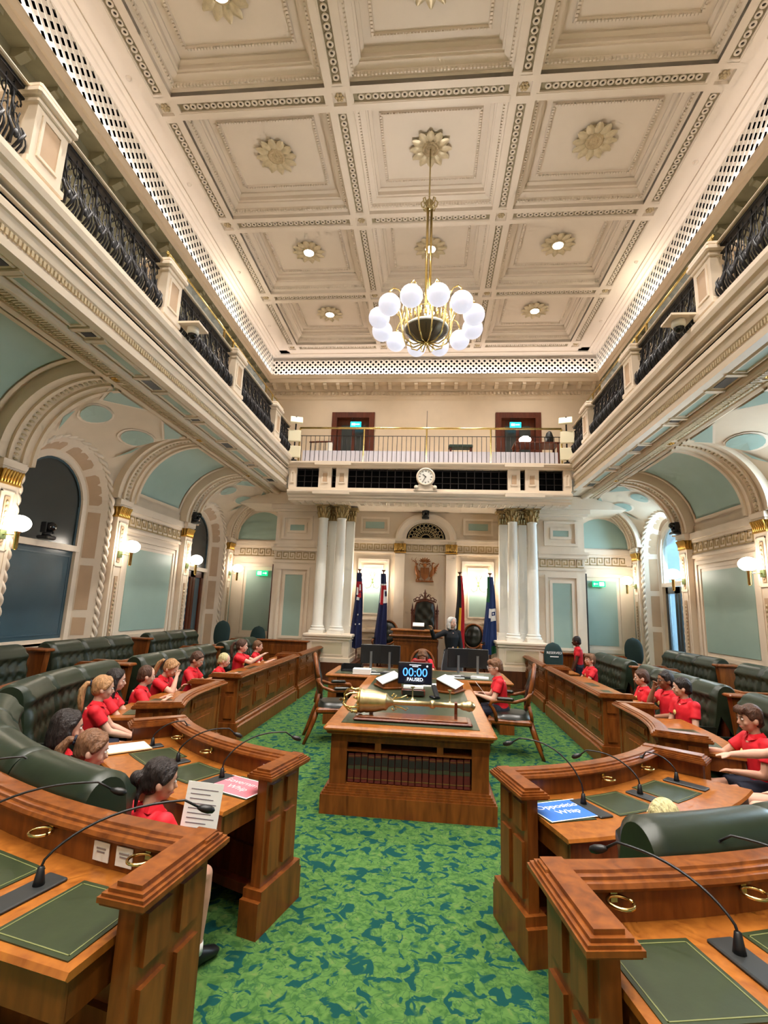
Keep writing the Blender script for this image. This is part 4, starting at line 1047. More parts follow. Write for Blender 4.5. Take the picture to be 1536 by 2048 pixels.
# ------------------------------------------------------------------ tufted leather benches
def bench(label, s, Rb, a0, a1, zb=0.0, nseat=3, htop=1.13, cheeks=(True, True)):
    """Rb: radius of the front of the backrest"""
    o = pos(Rb, (a0+a1)/2, s); o.z = 0
    t = T('leather_bench', label, 'bench', (o.x, o.y, 0), group='tufted green leather benches')
    H = htop
    da = (a1-a0)/nseat
    for k in range(nseat):
        q0, q1 = a0+da*k+.10, a0+da*(k+1)-.10
        def back(u, v):
            a = q0+(q1-q0)*u
            eu = min(u, 1-u); rnd = min(1, eu/.06); rnd = math.sqrt(max(0, 1-(1-rnd)**2))
            if v < .62:                       # front face
                w = v/.62; z = .40+(H-.12-.40)*w; R = Rb+.10*w
                cu = u*4; row = w*3.6; ph = (int(row) % 2)*.5
                fu = abs(((cu+ph) % 1)-.5)*2; fv = abs((row % 1)-.5)*2
                tuft = .022*(1-max(0, .9-math.hypot(1-fu, 1-fv))**1.0) if .1 < w < .92 else .03
                groove = -.012*max(0, 1-abs(fu-.97)*14) if w < .93 else 0
                n_ = .03+tuft*1.7+groove*1.3
            else:                             # roll over the top and down the back
                th = (v-.62)/.38*PI*1.02; rr = .125
                z = H-.12+.12*math.sin(th); R = Rb+.10+.11-.11*math.cos(th); n_ = .05*math.cos(th)*(1 if th < PI/2 else .2)
                if v > .985: z = .42
            return pos(R-n_*rnd, a, s, zb+z-(1-rnd)*.02)-o
        b = MB(); b.grid(back, 20, 34)
        for u_ in (0, 1):
            cv = [back(u_, j/34) for j in range(35)]; ce = pos(Rb+.12, q0+(q1-q0)*u_, s, zb+.75)-o; b.add(cv+[ce], [(j, j+1, 35) for j in range(34)])
        bo = b.build('back_cushion', LEATH, t)
        sc = MB()
        def seat(u, v):
            a = q0+(q1-q0)*u; eu = min(u, 1-u); e = math.sqrt(max(0, 1-(1-min(1, eu/.08))**2))
            if v < .3: w = v/.3; R = Rb-.50-.04*math.sin(PI*w); z = .30+.14*w
            else: w = (v-.3)/.7; R = Rb-.50+.52*w; z = .44+.035*math.sin(PI*min(1, w*1.05))
            return pos(R, a, s, zb+z-(1-e)*.03)-o
        sc.grid(seat, 10, 12)
        for u_ in (0, 1):
            cv = [seat(u_, j/12) for j in range(13)]; ce = pos(Rb, q0+(q1-q0)*u_, s, zb+.32)-o; sc.add(cv+[ce], [(j, j+1, 13) for j in range(12)])
        sc.build('seat_cushion', LEATHB, t)
    b = MB(); tbox(b, Rb-.42, Rb+.12, a0+.2, a1-.2, zb+.08, zb+.36, s, o); tbox(b, Rb+.16, Rb+.21, a0+.2, a1-.2, zb, zb+.95, s, o); b.build('bench_base', WOODD, t)
    for a, on in ((a0, cheeks[0]), (a1, cheeks[1])):
        # low padded arm
        b = MB(); w = deg(Rb, a, .05); sg = 1 if a == a0 else -1
        tsweep(b, [(Rb-.45, zb+.44), (Rb+.05, zb+.44), (Rb+.05, zb+.62), (Rb-.36, zb+.62), (Rb-.44, zb+.58)], *sorted((a, a+w*sg)), s, o); b.build('arm_rest', LEATHB, t)
    return t
for s in (-1, 1):
    n = LFT[s]
    bench('curved green leather bench behind the %s whip desk, nearest the camera' % n, s, 3.70, 19.0 if s < 0 else 15.5, 58.0, nseat=4)
    bench('green tufted leather bench bending round behind the %s corner desk' % n, s, 3.70, 63.5, 93.5, nseat=3)
    bench('green tufted leather bench behind the middle desk of the %s front row' % n, s, 3.70, 98.3, 122.5, nseat=4)
    bench('green tufted leather bench behind the far desk of the %s front row' % n, s, 3.70, 128.0, 146.0, nseat=3)
    bench('tall green leather bench of the %s second row, nearest the camera against the wall' % n, s, 4.92, 72.0, 92.0, .15, 3)
    bench('tall green leather bench in the middle of the %s second row' % n, s, 4.92, 96.4, 115.5, .15, 3)
    bench('tall green leather bench at the far end of the %s second row' % n, s, 4.92, 121.5, 140.5, .15, 3)
    # wooden end posts between the benches
    for R, a, zb, w_ in ((3.95, 95.9, .0, 'first gap of the front row'), (3.95, 125.3, 0, 'second gap of the front row'), (5.05, 94.4, .15, 'first gap of the second row'), (5.05, 119.2, .15, 'second gap of the second row')):
        p = pos(R, a, s)
        e = T('bench_post', 'wooden end post with flat cap, %s of benches, %s side' % (w_, n), 'post', (p.x, p.y, zb), group='wooden end posts between the benches')
        b = MB()
        for k, (z0, z1, h0, h1) in enumerate(((0, .55, .10, .10), (.55, 1.02, .10, .15))):
            b.add([(sx*h, y, z) for z, h in ((z0, h0), (z1, h1)) for sx, y in ((-1, -.05), (1, -.05), (1, .05), (-1, .05))], [(0, 1, 5, 4), (1, 2, 6, 5), (2, 3, 7, 6), (3, 0, 4, 7), (3, 2, 1, 0), (4, 5, 6, 7)])
        b.build('shaft', WOOD, e); MB().bbox(-.19, .19, -.09, .09, 1.02, 1.06, .012).build('cap', WOOD, e)

# ------------------------------------------------------------------ things on the writing shelves
def tpatch(R0, R1, a0, a1, z0, z1, s, mat_, name, par, o):
    b = MB(); tbox(b, R0, R1, a0, a1, z0, z1, s, o); return b.build(name, mat_, par)
TOOL = mat('gilt_tooling', (112, 116, 70), .45)
def pad(s, R0, R1, a0, a1, z, label):
    o = pos((R0+R1)/2, (a0+a1)/2, s, 0); o.z = 0
    t = T('desk_pad', label, 'desk pad', (o.x, o.y, 0), group='green leather pads let into the desks')
    tpatch(R0, R1, a0, a1, z, z+.004, s, PADL, 'leather', t, o)
    da = (a1-a0)*.045; dr = (R1-R0)*.05; w = .004
    b = MB()
    wa = math.degrees(w/R0)
    tbox(b, R0+dr, R0+dr+w, a0+da, a1-da, z+.004, z+.0052, s, o); tbox(b, R1-dr-w, R1-dr, a0+da, a1-da, z+.004, z+.0052, s, o)
    tbox(b, R0+dr, R1-dr, a0+da, a0+da+wa, z+.004, z+.0052, s, o); tbox(b, R0+dr, R1-dr, a1-da-wa, a1-da, z+.004, z+.0052, s, o)
    b.build('tooled_line', TOOL, t)
def mic(s, R, a, z, label, tip=(-.30, .22), lean=0.0):
    """gooseneck microphone on a black plate; tip = (towards centre, height), lean = sideways drift"""
    p = pos(R, a, s, z); h = heading(a, s); side_ = Vector((h.y, -h.x, 0))
    t = T('gooseneck_microphone', label, 'microphone', p, math.atan2(h.y, h.x)-PI/2, group='gooseneck microphones on the desks')
    MB().bbox(-.048, .048, -.14, .14, .0, .012, .004).build('plate', SLAT, t)
    MB().lathe([(0, .012), (.02, .012), (.017, .03), (.011, .07), (.0, .075)], 12, TM(0, .06, 0)).build('socket', BLACK, t)
    f, hg = tip; pts = []
    for i in range(15):
        u = i/14
        y = .06+f*max(0, (u-.12)/.88)**1.25; zz = .05+hg*math.sin(min(1, u*1.15)*PI/2*1.0)-(.035 if u > .93 else 0)*(u-.93)/.07
        pts.append((lean*u*u, y, zz))
    MB().tube(pts, [.005]*15, 6).build('gooseneck', BLACK, t)
    e = Vector(pts[-1]); d = (e-Vector(pts[-3])).normalized()
    MB().tube([e-d*.01, e+d*.012, e+d*.035, e+d*.055, e+d*.062], [.007, .015, .017, .012, .003], 10).build('microphone_head', BLACK, t)
def cup(s, R, a, z, label):
    p = pos(R, a, s, z); h = heading(a, s)
    t = T('cup_holder', label, 'cup holder', p, math.atan2(h.y, h.x)-PI/2, group='brass ring cup holders')
    MB().tube([(.043*math.cos(q), -.055+.043*math.sin(q), 0) for q in np.linspace(0, 2*PI, 19)], .006, 6).build('ring', BRASS, t)
    MB().box(-.012, .012, -.014, .004, -.02, .02).build('bracket', BRASS, t)
ORD = ['first', 'second', 'third', 'fourth', 'fifth']
for s in (-1, 1):
    n = LFT[s]
    for i, (a0, a1) in enumerate(((17.6, 23.6), (27.0, 33.8), (37.6, 44.3))):
        pad(s, 2.68, 3.0, a0, a1, .75, 'green leather pad on the %s whip desk, %s from the aisle' % (n, ORD[i]))
    for i, a in enumerate((25.1, 35.7, 46.3)):
        mic(s, 2.86, a, .75, 'black gooseneck microphone on the %s whip desk, %s from the aisle' % (n, ORD[i]), tip=((.36, .23), (.32, .18), (.24, .14))[i] if s < 0 else ((.34, .29), (.30, .19), (.20, .13))[i], lean=s*(-.30, -.22, -.08)[i])
    for i, a in enumerate((33.5, 44.5)): cup(s, 2.58, a, .82, 'brass cup ring inside the %s whip desk, %s from the aisle' % (n, ORD[i]))
    for i, (a0, a1) in enumerate(((10.3, 14.4), (17.2, 21.5), (24.4, 28.7), (31.6, 35.9))):
        pad(s, 4.26, 4.60, a0, a1, .90, 'green leather pad on the near %s second-row desk, %s from the aisle' % (n, ORD[i]))
    for i, a in enumerate((15.8, 23.0, 30.2)):
        mic(s, 4.42, a, .90, 'black gooseneck microphone on the near %s second-row desk, %s from the aisle' % (n, ORD[i]), tip=(.42, .17) if s < 0 else (.36, .15), lean=-s*((.34, .36, .2)[i] if s < 0 else (.22, .22, .2)[i]))
    for i, a in enumerate((11.8, 19.0, 27.0)): cup(s, 4.15, a, .985, 'brass cup ring inside the near %s second-row desk, %s from the aisle' % (n, ORD[i]))
    for i, (a0, a1) in enumerate(((72, 79), (82, 89), (105, 109), (112, 116), (120, 124), (140, 144), (149, 153))):
        pad(s, 2.70, 3.06, a0, a1, .75, 'green leather pad on the %s side desks, number %s along from the whip desk' % (n, ('one', 'two', 'three', 'four', 'five', 'six', 'seven')[i]))
# printed whip signs, name cards and sheets
def text(s_, size, mat_, parent, M, name='lettering', ext=.001, align='CENTER', sp=1.0):
    cu = bpy.data.curves.new(name, 'FONT'); cu.body = s_; cu.size = size; cu.align_x = align; cu.align_y = 'CENTER'; cu.extrude = ext; cu.space_line = sp
    tmp = bpy.data.objects.new('tmp_text', cu); COL.objects.link(tmp)
    dg = bpy.context.evaluated_depsgraph_get(); me = bpy.data.meshes.new_from_object(tmp.evaluated_get(dg))
    bpy.data.objects.remove(tmp); bpy.data.curves.remove(cu)
    me.name = name; me.materials.clear(); me.materials.append(mat_)
    return put(name, me, parent, M=M)
PINKP = mat('pink_print', (206, 112, 124), .6, var=.06, scale=20); BLUEP = mat('blue_print', (46, 106, 190), .6, var=.08, scale=14); WHT = mat('white_ink', (250, 248, 246), .6)
PINKW = mat('pale_pink_ink', (236, 196, 198), .6)
for s, words, m_, wm, lab, a_ in ((-1, 'Government\nWhip', PINKP, PINKW, 'pink printed sheet reading Government Whip lying on the left whip desk', 20.9), (1, 'Opposition\nWhip', BLUEP, WHT, 'blue printed sheet reading Opposition Whip lying on the right whip desk', 21.2)):
    p = pos(2.85, a_, s, .757); h = heading(a_, s); rz = math.atan2(h.y, h.x)-PI/2-(.04 if s < 0 else -.08)
    t = T('printed_sign', lab, 'sign', p, rz)
    MB().box(-.19, .19, -.135, .135, 0, .002).build('sheet', WHT, t); MB().box(-.182, .182, -.127, .127, .002, .0025).build('printed_field', m_, t)
    text(words, .074, wm, t, TM(.015, .012, .003), ext=.0004, sp=1.15)
for i, (R, a, z, s) in enumerate(((4.163, 14.9, .955, -1), (4.163, 13.3, .955, -1), (2.593, 20.6, .80, -1))):
    p = pos(R, a, s, z); h = heading(a, s)
    t = T('name_card', ('white name card stuck inside the near left desk, farther from the aisle', 'white name card stuck inside the near left desk, closer to the aisle', 'small white card stuck inside the left whip desk')[i], 'card', p, math.atan2(h.y, h.x)-PI/2)
    w = .04 if i < 2 else .032
    MB().box(-w, w, -.002, .002, -w*.85, w*.85).build('card', PAPER, t)
    MB().box(-w*.6, w*.6, -.0035, -.002, w*.2, w*.35).box(-w*.5, w*.5, -.0035, -.002, -w*.1, w*.05).build('print', mat('grey_ink', (150, 140, 140), .6), t)

# ================================================================== clerks' table (a T) with bookcase end
tb = T('clerks_table', 'long cedar clerks table with leather top and bookcase end in the aisle', 'table', (-.02, 5.17, 0))
def panelled(b, x0, x1, z0, z1, y, d=.012, M=None):
    b.box(x0, x1, y-d, y, z0, z1, M); b.box(x0+.03, x1-.03, y-d*2, y-d, z0+.03, z1-.03, M)
b = MB()
b.bbox(-.83, .83, -.10, 3.50, .735, .79, .02); b.bbox(-.80, .80, -.07, 3.5, .71, .735, .01); b.build('stem_top', WOODL, tb)
MB().bbox(-1.56, 1.56, 3.505, 4.75, .735, .79, .02).build('bar_top', WOODL, tb)
MB().box(-.68, .68, .06, 3.5, .788, .794).build('leather_inlay', PADL, tb); MB().box(-1.42, 1.42, 3.6, 4.62, .788, .794).build('leather_inlay', PADL, tb)
b = MB()
for sx in (-1, 1):
    b.box(-.76 if sx < 0 else .60, -.60 if sx < 0 else .76, .0, .12, .01, .715)          # corner stiles
    b.box(min(sx*.755, sx*.72), max(sx*.755, sx*.72), .12, 3.46, .05, .712)                    # flanks
b.box(-.60, .60, .005, .08, .63, .713); b.box(-.72, .72, .30, .34, .05, .62)
b.box(-.60, .60, .005, .30, .545, .565); b.box(-.60, .60, .002, .30, .235, .26)
for x in (-.30, .30): b.box(x-.03, x+.03, .006, .30, .565, .63)
b.build('carcass', WOOD, tb)
b = MB()
for x0, x1 in ((-.56, -.22), (-.18, .18), (.22, .56)): panelled(b, x0, x1, .65, .71, .0, .006)
b.build('frieze_panel', WOOD, tb)
b = MB()
for (o_, z0, z1) in ((.07, 0, .17), (.055, .17, .19), (.04, .19, .205), (.03, .205, .225), (.015, .225, .245)): b.box(-.76-o_, .76+o_, -o_, 3.46, z0, z1)
b.build('plinth', WOOD, tb)
MB().box(-.60, .60, .28, .30, .25, .63).build('back_board', WOODD, tb)
for sx in (-1, 1):
    for k in range(4):
        b = MB(); y0 = .25+.8*k; b.box(sx*.76 if sx > 0 else -.775, .775 if sx > 0 else -.76, y0, y0+.62, .30, .66); b.build('side_panel', WOOD, tb)
    b = MB(); x0, x1 = sorted((sx*1.50, sx*1.36)); b.box(x0, x1, 3.52, 4.70, .0, .735); x0, x1 = sorted((sx*1.55, sx*1.32)); b.box(x0, x1, 3.46, 4.76, 0, .17); b.build('bar_leg', WOOD, tb)
    b = MB(); x0, x1 = sorted((sx*.8, sx*1.36)); b.box(x0, x1, 3.54, 3.58, .55, .735); b.box(x0, x1, 4.4, 4.44, .05, .735); x0, x1 = sorted((sx*.86, sx*1.3)); b.box(x0, x1, 3.525, 3.54, .60, .70); b.build('bar_apron', WOOD, tb)
# the row of bound volumes
BK = [mat('dark_red_calf', (92, 30, 26), .5, var=.15, scale=30), mat('black_calf', (34, 28, 28), .5), mat('green_label', (60, 62, 44), .5), mat('gilt_line', (150, 118, 62), .4, .6)]
NUM = ['leftmost', 'second', 'third', 'fourth', 'fifth', 'sixth', 'seventh', 'eighth', 'ninth', 'tenth', 'eleventh', 'twelfth', 'thirteenth', 'fourteenth', 'fifteenth', 'sixteenth', 'seventeenth', 'eighteenth']
for i in range(18):
    w = 1.18/18; x = -.59+w*(i+.5)-.02; h = .262+.006*((i*7) % 3)
    k = T('law_book', 'dark red bound volume in the table bookcase, %s from the left' % NUM[i], 'book', (x, 5.19, .262), group='bound volumes in the table bookcase')
    MB().bbox(-w*.46, w*.46, .0, .20, .0, h, .006).build('spine', BK[0], k)
    MB().box(-w*.43, w*.43, -.0025, .0, h*.60, h*.86).build('label_patch', BK[1], k); MB().box(-w*.43, w*.43, -.0025, .0, h*.46, h*.58).build('label_band', BK[2], k)
    MB().box(-w*.44, w*.44, -.003, .0, h*.14, h*.16).build('gilt_line', BK[3], k); MB().box(-w*.44, w*.44, -.003, .0, h*.90, h*.915).build('gilt_line', BK[3], k)
# mace on its stand
mz = T('ceremonial_mace', 'gold ceremonial mace with arched crown resting across the table', 'mace', (0, 5.48, .965), -.0)
AX = Matrix(((0, 0, 1, 0), (0, 1, 0, 0), (-1, 0, 0, 0), (0, 0, 0, 1)))
MB().lathe([(.0, -.40), (.03, -.40), (.038, -.36), (.026, -.33), (.026, -.10), (.026, .17), (.040, .18), (.043, .20), (.040, .22), (.026, .23), (.024, .48), (.036, .50), (.045, .52), (.042, .54), (.05, .555), (.055, .58), (.045, .61), (.02, .635), (.0, .64)], 18, AX).build('shaft', DBRASS, mz)
MB().lathe([(0, -.55), (.118, -.55), (.125, -.54), (.118, -.52), (.112, -.50), (.118, -.48), (.105, -.38), (.085, -.30), (.088, -.285), (.08, -.27), (.05, -.25), (.03, -.20)], 24, AX).build('cup', DBRASS, mz)
cr = MB()
for k in range(4):
    a = k*PI/2+.4; c, d = math.cos(a), math.sin(a)
    cr.tube([(-.55, .115*c, .115*d), (-.62, .13*c, .13*d), (-.68, .12*c, .12*d), (-.72, .07*c, .07*d), (-.70, .0, .0)], [.014, .011, .011, .011, .012], 6)
    cr.sphere((-.64, .135*c, .135*d), .018, 6, 5)
    cr.tube([(-.56, .112*math.cos(a+q), .112*math.sin(a+q)) for q in np.linspace(0, PI/2, 6)], .012, 6)
    cr.tube([(-.57, .112*math.cos(a+.78), .112*math.sin(a+.78)), (-.61, .12*math.cos(a+.78), .12*math.sin(a+.78))], [.022, .008], 6)
cr.sphere((-.72, 0, 0), .024, 8, 6); cr.box(-.775, -.735, -.006, .006, -.006, .006); cr.box(-.760, -.750, -.006, .006, -.02, .02); cr.build('crown', BRASS, mz)
sc_ = MB()
for q in (-1, 1):
    sc_.tube([(-.20, 0, q*.03), (-.17, 0, q*.07), (-.20, 0, q*.085), (-.22, 0, q*.06)], .007, 6); sc_.tube([(-.20, 0, q*.04), (-.12, 0, q*.05), (-.07, 0, q*.075), (-.05, 0, q*.055), (-.07, 0, q*.05)], .007, 6)
sc_.build('scroll_bracket', BRASS, mz)
ms = T('mace_stand', 'dark wooden mace stand with two forked uprights on the table', 'stand', (0, 5.48, .795))
MB().bbox(-.60, .60, -.16, .17, 0, .028, .012).build('base_board', WOODD, ms); MB().bbox(-.56, .56, -.12, .13, .028, .04, .008).build('base_top', WOOD, ms)
for x, w in ((-.43, .035), (.44, .028)):
    hh = .06 if x < 0 else .135
    MB().prism([(-.03, 0), (.03, 0), (.022, .05), (.045, hh+.025), (.03, hh+.025), (.0, hh), (-.03, hh+.025), (-.045, hh+.025), (-.022, .05)], -w/2, w/2, Matrix(((0, 0, 1, x), (1, 0, 0, 0), (0, 1, 0, .04), (0, 0, 0, 1)))).build('upright', WOODD, ms)
# timer screen
ts = T('timer_screen', 'black screen showing a paused 00:00 clock in blue figures on the table', 'screen', (-.03, 7.2, .795))
MB().bbox(-.235, .235, -.02, .02, .11, .40, .008).build('bezel', BLACK, ts)
MB().box(-.222, .222, -.0215, -.02, .125, .388).build('display', mat('screen_black', (6, 8, 20), .15, emit=(6, 10, 30), estr=.3), ts)
MB().lathe([(0, 0), (.11, 0), (.11, .012), (.0, .015)], 18).box(-.03, .03, -.01, .02, .01, .14).build('foot', BLACK, ts)
BLU = mat('blue_figures', (60, 130, 255), .4, emit=(70, 140, 255), estr=1.1); WHE = mat('white_figures', (230, 240, 255), .4, emit=(220, 235, 255), estr=.9)
FM = lambda x, z: Matrix(((1, 0, 0, x), (0, 0, -1, -.0225), (0, 1, 0, z), (0, 0, 0, 1)))
text('00:00', .155, BLU, ts, FM(0, .265), 'timer_digits', ext=.001); text('PAUSED', .062, WHE, ts, FM(0, .175), 'timer_word', ext=.001)
MB().box(-.08, .08, -.0225, -.0215, .362, .370).box(-.04, .04, -.0225, -.0215, .342, .350).build('timer_caption', WHE, ts); MB().lathe([(0, 0), (.012, 0)], 14, FM(.165, .355)).build('timer_icon', WHE, ts)
# despatch box with papers, sloped lecterns, brass stands, phone
db = T('despatch_box', 'dark leather despatch box with white papers on top before the timer', 'box', (-.04, 6.95, .795))
MB().bbox(-.155, .155, -.09, .09, 0, .10, .025).build('box_body', WOODD, db); MB().box(-.14, .14, -.095, -.09, .02, .08).build('front_panel', LEATHB, db); MB().box(-.13, .13, -.08, .08, .10, .125).build('paper_pad', PAPER, db)
for s, x, y, rz in ((-1, -.42, 7.55, .55), (1, .46, 7.45, -.5)):
    lt = T('table_lectern', 'sloped wooden lectern holding open white papers, %s of the timer' % LFT[s], 'lectern', (x, y, .795), -s*(-PI/2+.5) if False else (s*(PI/2-.45)))
    b = MB(); b.add([(-.18, -.12, 0), (.18, -.12, 0), (.18, .13, 0), (-.18, .13, 0), (-.18, -.12, .07), (.18, -.12, .07), (.18, .13, .17), (-.18, .13, .17)], [(0, 3, 2, 1), (4, 5, 6, 7), (0, 1, 5, 4), (1, 2, 6, 5), (2, 3, 7, 6), (3, 0, 4, 7)]); b.bbox(-.21, .21, -.15, .16, 0, .03, .008); b.build('lectern_body', WOOD, lt)
    MB().box(-.20, .20, -.15, .15, 0, .012, TM(0, 0, .13) @ RX(.38) @ RZ(s*.12)).build('papers', PAPER, lt)
for s, x, y in ((-1, -.04, 6.62), (1, .42, 6.5)):
    bs = T('brass_stand', 'small turned brass stand on the table, %s' % ('in front of the despatch box' if s < 0 else 'in front of the right lectern'), 'stand', (x, y, .795))
    MB().lathe([(0, 0), (.05, 0), (.05, .01), (.02, .02), (.009, .04), (.008, .12), (.014, .13), (.008, .14), (.03, .16), (.03, .165)], 14).build('stem', DBRASS, bs)
ph = T('desk_phone', 'black angled handset cradle beside the despatch box', 'phone', (.24, 6.85, .795), .5)
MB().bbox(-.05, .05, -.07, .07, 0, .03, .01).build('cradle', BLACK, ph); MB().bbox(-.035, .035, -.09, .09, 0, .03, .01, TM(0, 0, .08) @ RX(.9)).build('handset', BLACK, ph)
# clerks' monitors, keyboards, papers
for s, xc in ((-1, -.71), (1, .84)):
    for q, (dx, rz) in enumerate(((-.175, .22), (.175, -.22))):
        m_ = T('monitor', 'black monitor back, %s screen of the %s pair on the clerks table' % (('left', 'right')[q], LFT[s]), 'monitor', (xc+dx, 9.30-.02, .795), rz)
        MB().bbox(-.185, .185, -.02, .018, .13, .46, .008).build('casing', BLACK, m_); MB().box(-.17, .17, .018, .02, .145, .445).build('display', SCREEN, m_)
        MB().box(-.02, .02, -.045, -.02, .04, .34).bbox(-.10, .10, -.12, .04, 0, .012, .004).build('stand', mat('grey_metal', (130, 132, 134), .35, .7), m_)
    kb = T('keyboard', 'black keyboard lying by the %s monitors on the clerks table' % LFT[s], 'keyboard', (xc-.05, 8.98, .795), .1)
    MB().bbox(-.2, .2, -.06, .06, 0, .016, .004).build('case', BLACK, kb); MB().box(-.185, .185, -.045, .045, .016, .02).build('keys', SLAT, kb)
for i, (x, y, z, w, d, h, rz, lab) in enumerate(((-.98, 8.86, .795, .30, .21, .085, .05, 'thick stack of white papers on the left of the clerks table'), (-.80, 8.98, .795, .2, .25, .01, .3, 'loose white sheets beside the left monitors'), (.62, 9.0, .795, .22, .3, .012, .2, 'loose white sheets beside the right monitors'), (1.02, 9.02, .795, .30, .22, .02, -.1, 'thin pile of white papers under the right monitors'), (.18, 7.9, .795, .25, .2, .02, .3, 'white papers lying behind the timer'))):
    t = T('paper_stack', lab, 'papers', (x, y, z), rz)
    n = max(1, int(h/.02))
    for k in range(n):
        MB().box(-w/2+.004*(k % 2), w/2+.004*(k % 2), -d/2, d/2, h*k/n, h*(k+.92)/n).build('sheets', PAPER, t)
tr = T('document_tray', 'black document tray at the left end of the clerks table', 'tray', (-1.2, 9.2, .795))
MB().box(-.18, .18, -.13, .13, 0, .012).box(-.18, .18, .12, .13, 0, .11).box(-.18, -.17, -.13, .13, 0, .11).box(.17, .18, -.13, .13, 0, .11).build('tray', BLACK, tr)
rbx = T('red_box', 'red leather box with flat lid on the clerks table before the bowed girl', 'box', (-.02, 9.75, .795))
RLE = mat('red_leather', (128, 34, 24), .4); MB().bbox(-.17, .17, -.1, .1, 0, .15, .01).build('box_body', RLE, rbx); MB().bbox(-.12, .12, -.07, .07, .15, .19, .01).build('lid', RLE, rbx)

# ------------------------------------------------------------------ carved armchairs
def tuft_oval(b, rx, rz, y, z0, depth=.05, sh=None, tilt=0.0):
    def f(u, v):
        a = 2*PI*u; r = v
        x = rx*r*math.cos(a); z = rz*r*math.sin(a)
        t_ = .5+.25*(math.cos(x/rx*3.0*PI)+math.cos(z/rz*3.0*PI*rz/rx*.9+(0)))
        return (x, y+depth*math.sqrt(max(0, 1-r**4))*(.72+.28*t_)-tilt*z, z0+z)
    b.grid(f, 28, 10)
def armchair(label, loc, rz, sc=1.0, group='carved armchairs with oval tufted backs'):
    c = T('carved_armchair', label, 'chair', loc, rz, group=group)
    tl = .20
    b = MB(); b.tube([(.235*math.cos(a), -.24-tl*(.27*math.sin(a)), .80+.27*math.sin(a)) for a in np.linspace(0, 2*PI, 33)], .026, 8); b.build('back_frame', WOOD, c)
    b = MB(); tuft_oval(b, .215, .25, -.245, .80, .06, tilt=tl); tuft_oval(b, .215, .25, -.255, .80, -.03, tilt=tl); b.build('back_cushion', LEATHB, c)
    b = MB()
    b.grid(lambda u, v: ((.27-.0*u)*v*math.cos(2*PI*u)*(1+.12*abs(math.sin(4*PI*u))**2), .26*v*math.sin(2*PI*u)*(1+.12*abs(math.sin(4*PI*u))**2), .44+.055*math.sqrt(max(0, 1-v**6))), 28, 6); b.build('seat_cushion', LEATHB, c)
    b = MB(); b.bbox(-.28, .28, -.25, .28, .37, .44, .02); b.build('seat_rail', WOOD, c)
    for sx in (-1, 1):
        b = MB(); b.tube([(sx*.25, .24, .40), (sx*.28, .28, .30), (sx*.27, .27, .16), (sx*.255, .26, .06), (sx*.265, .28, .0)], [.03, .036, .024, .018, .022], 8); b.build('leg', WOOD, c)
        b = MB(); b.tube([(sx*.20, -.23, .40), (sx*.22, -.27, .28), (sx*.22, -.33, .12), (sx*.23, -.38, .0)], [.028, .03, .024, .02], 8); b.build('leg', WOOD, c)
        b = MB(); b.tube([(sx*.20, -.25, .42), (sx*.21, -.24, .5), (sx*.20, -.22, .60)], [.022, .022, .02], 7); b.build('back_post', WOOD, c)
        b = MB(); b.tube([(sx*.225, -.26, .78), (sx*.27, -.18, .69), (sx*.30, -.05, .65), (sx*.30, .12, .655), (sx*.30, .22, .64), (sx*.31, .245, .60), (sx*.30, .215, .57), (sx*.29, .18, .50), (sx*.27, .17, .42)], [.018, .02, .022, .022, .026, .022, .02, .022, .024], 7); a_ = b.build('arm', WOOD, c)
        MB().bbox(sx*.30-.03, sx*.30+.03, -.04, .16, .662, .70, .012).build('arm_pad', LEATHB, a_)
    c.scale = (sc, sc, sc)
    return c
armchair('carved armchair with oval tufted back on the left of the clerks table', (-1.22, 7.72, 0), -PI/2+.25, 1.12)
armchair('carved armchair under the boy with glasses, right of the clerks table', (1.32, 7.62, 0), PI/2-.15, 1.12)
armchair('oval-backed tufted chair on the dais, left of the throne', (-.95, 13.35, .36), PI, 1.12)
armchair('oval-backed tufted chair on the dais, right of the throne', (1.20, 13.30, .36), PI-.35, 1.12)
armchair('carved chair with pale hooped back under the bowed girl behind the clerks table', (0.02, 10.62, 0), PI, 1.0)
mc = T('office_chair', 'grey mesh office chair behind the right clerk monitors', 'chair', (.62, 10.3, 0), PI)
GM = mat('grey_mesh', (120, 122, 124), .6)
MB().grid(lambda u, v: ((u-.5)*.44*(1-.25*v*v), -.2-.1*v+.06*math.sin(PI*u), .5+.62*v), 8, 8).build('mesh_back', mat('dark_mesh', (36, 38, 42), .7), mc)
MB().tube([(-.22, -.2, .5), (-.2, -.26, .8), (-.15, -.3, 1.08), (0, -.28, 1.13), (.15, -.3, 1.08), (.2, -.26, .8), (.22, -.2, .5)], .018, 7).build('back_frame', GM, mc)
MB().bbox(-.24, .24, -.22, .24, .44, .5, .02).build('seat', BLACK, mc); MB().lathe([(.03, .08), (.03, .44)], 10).build('column', GM, mc)
for k in range(5): a = k*2*PI/5; MB().tube([(0, 0, .09), (.28*math.cos(a), .28*math.sin(a), .045)], [.025, .018], 6).sphere((.28*math.cos(a), .28*math.sin(a), .025), .025, 8, 6).build('castor_leg', BLACK, mc)
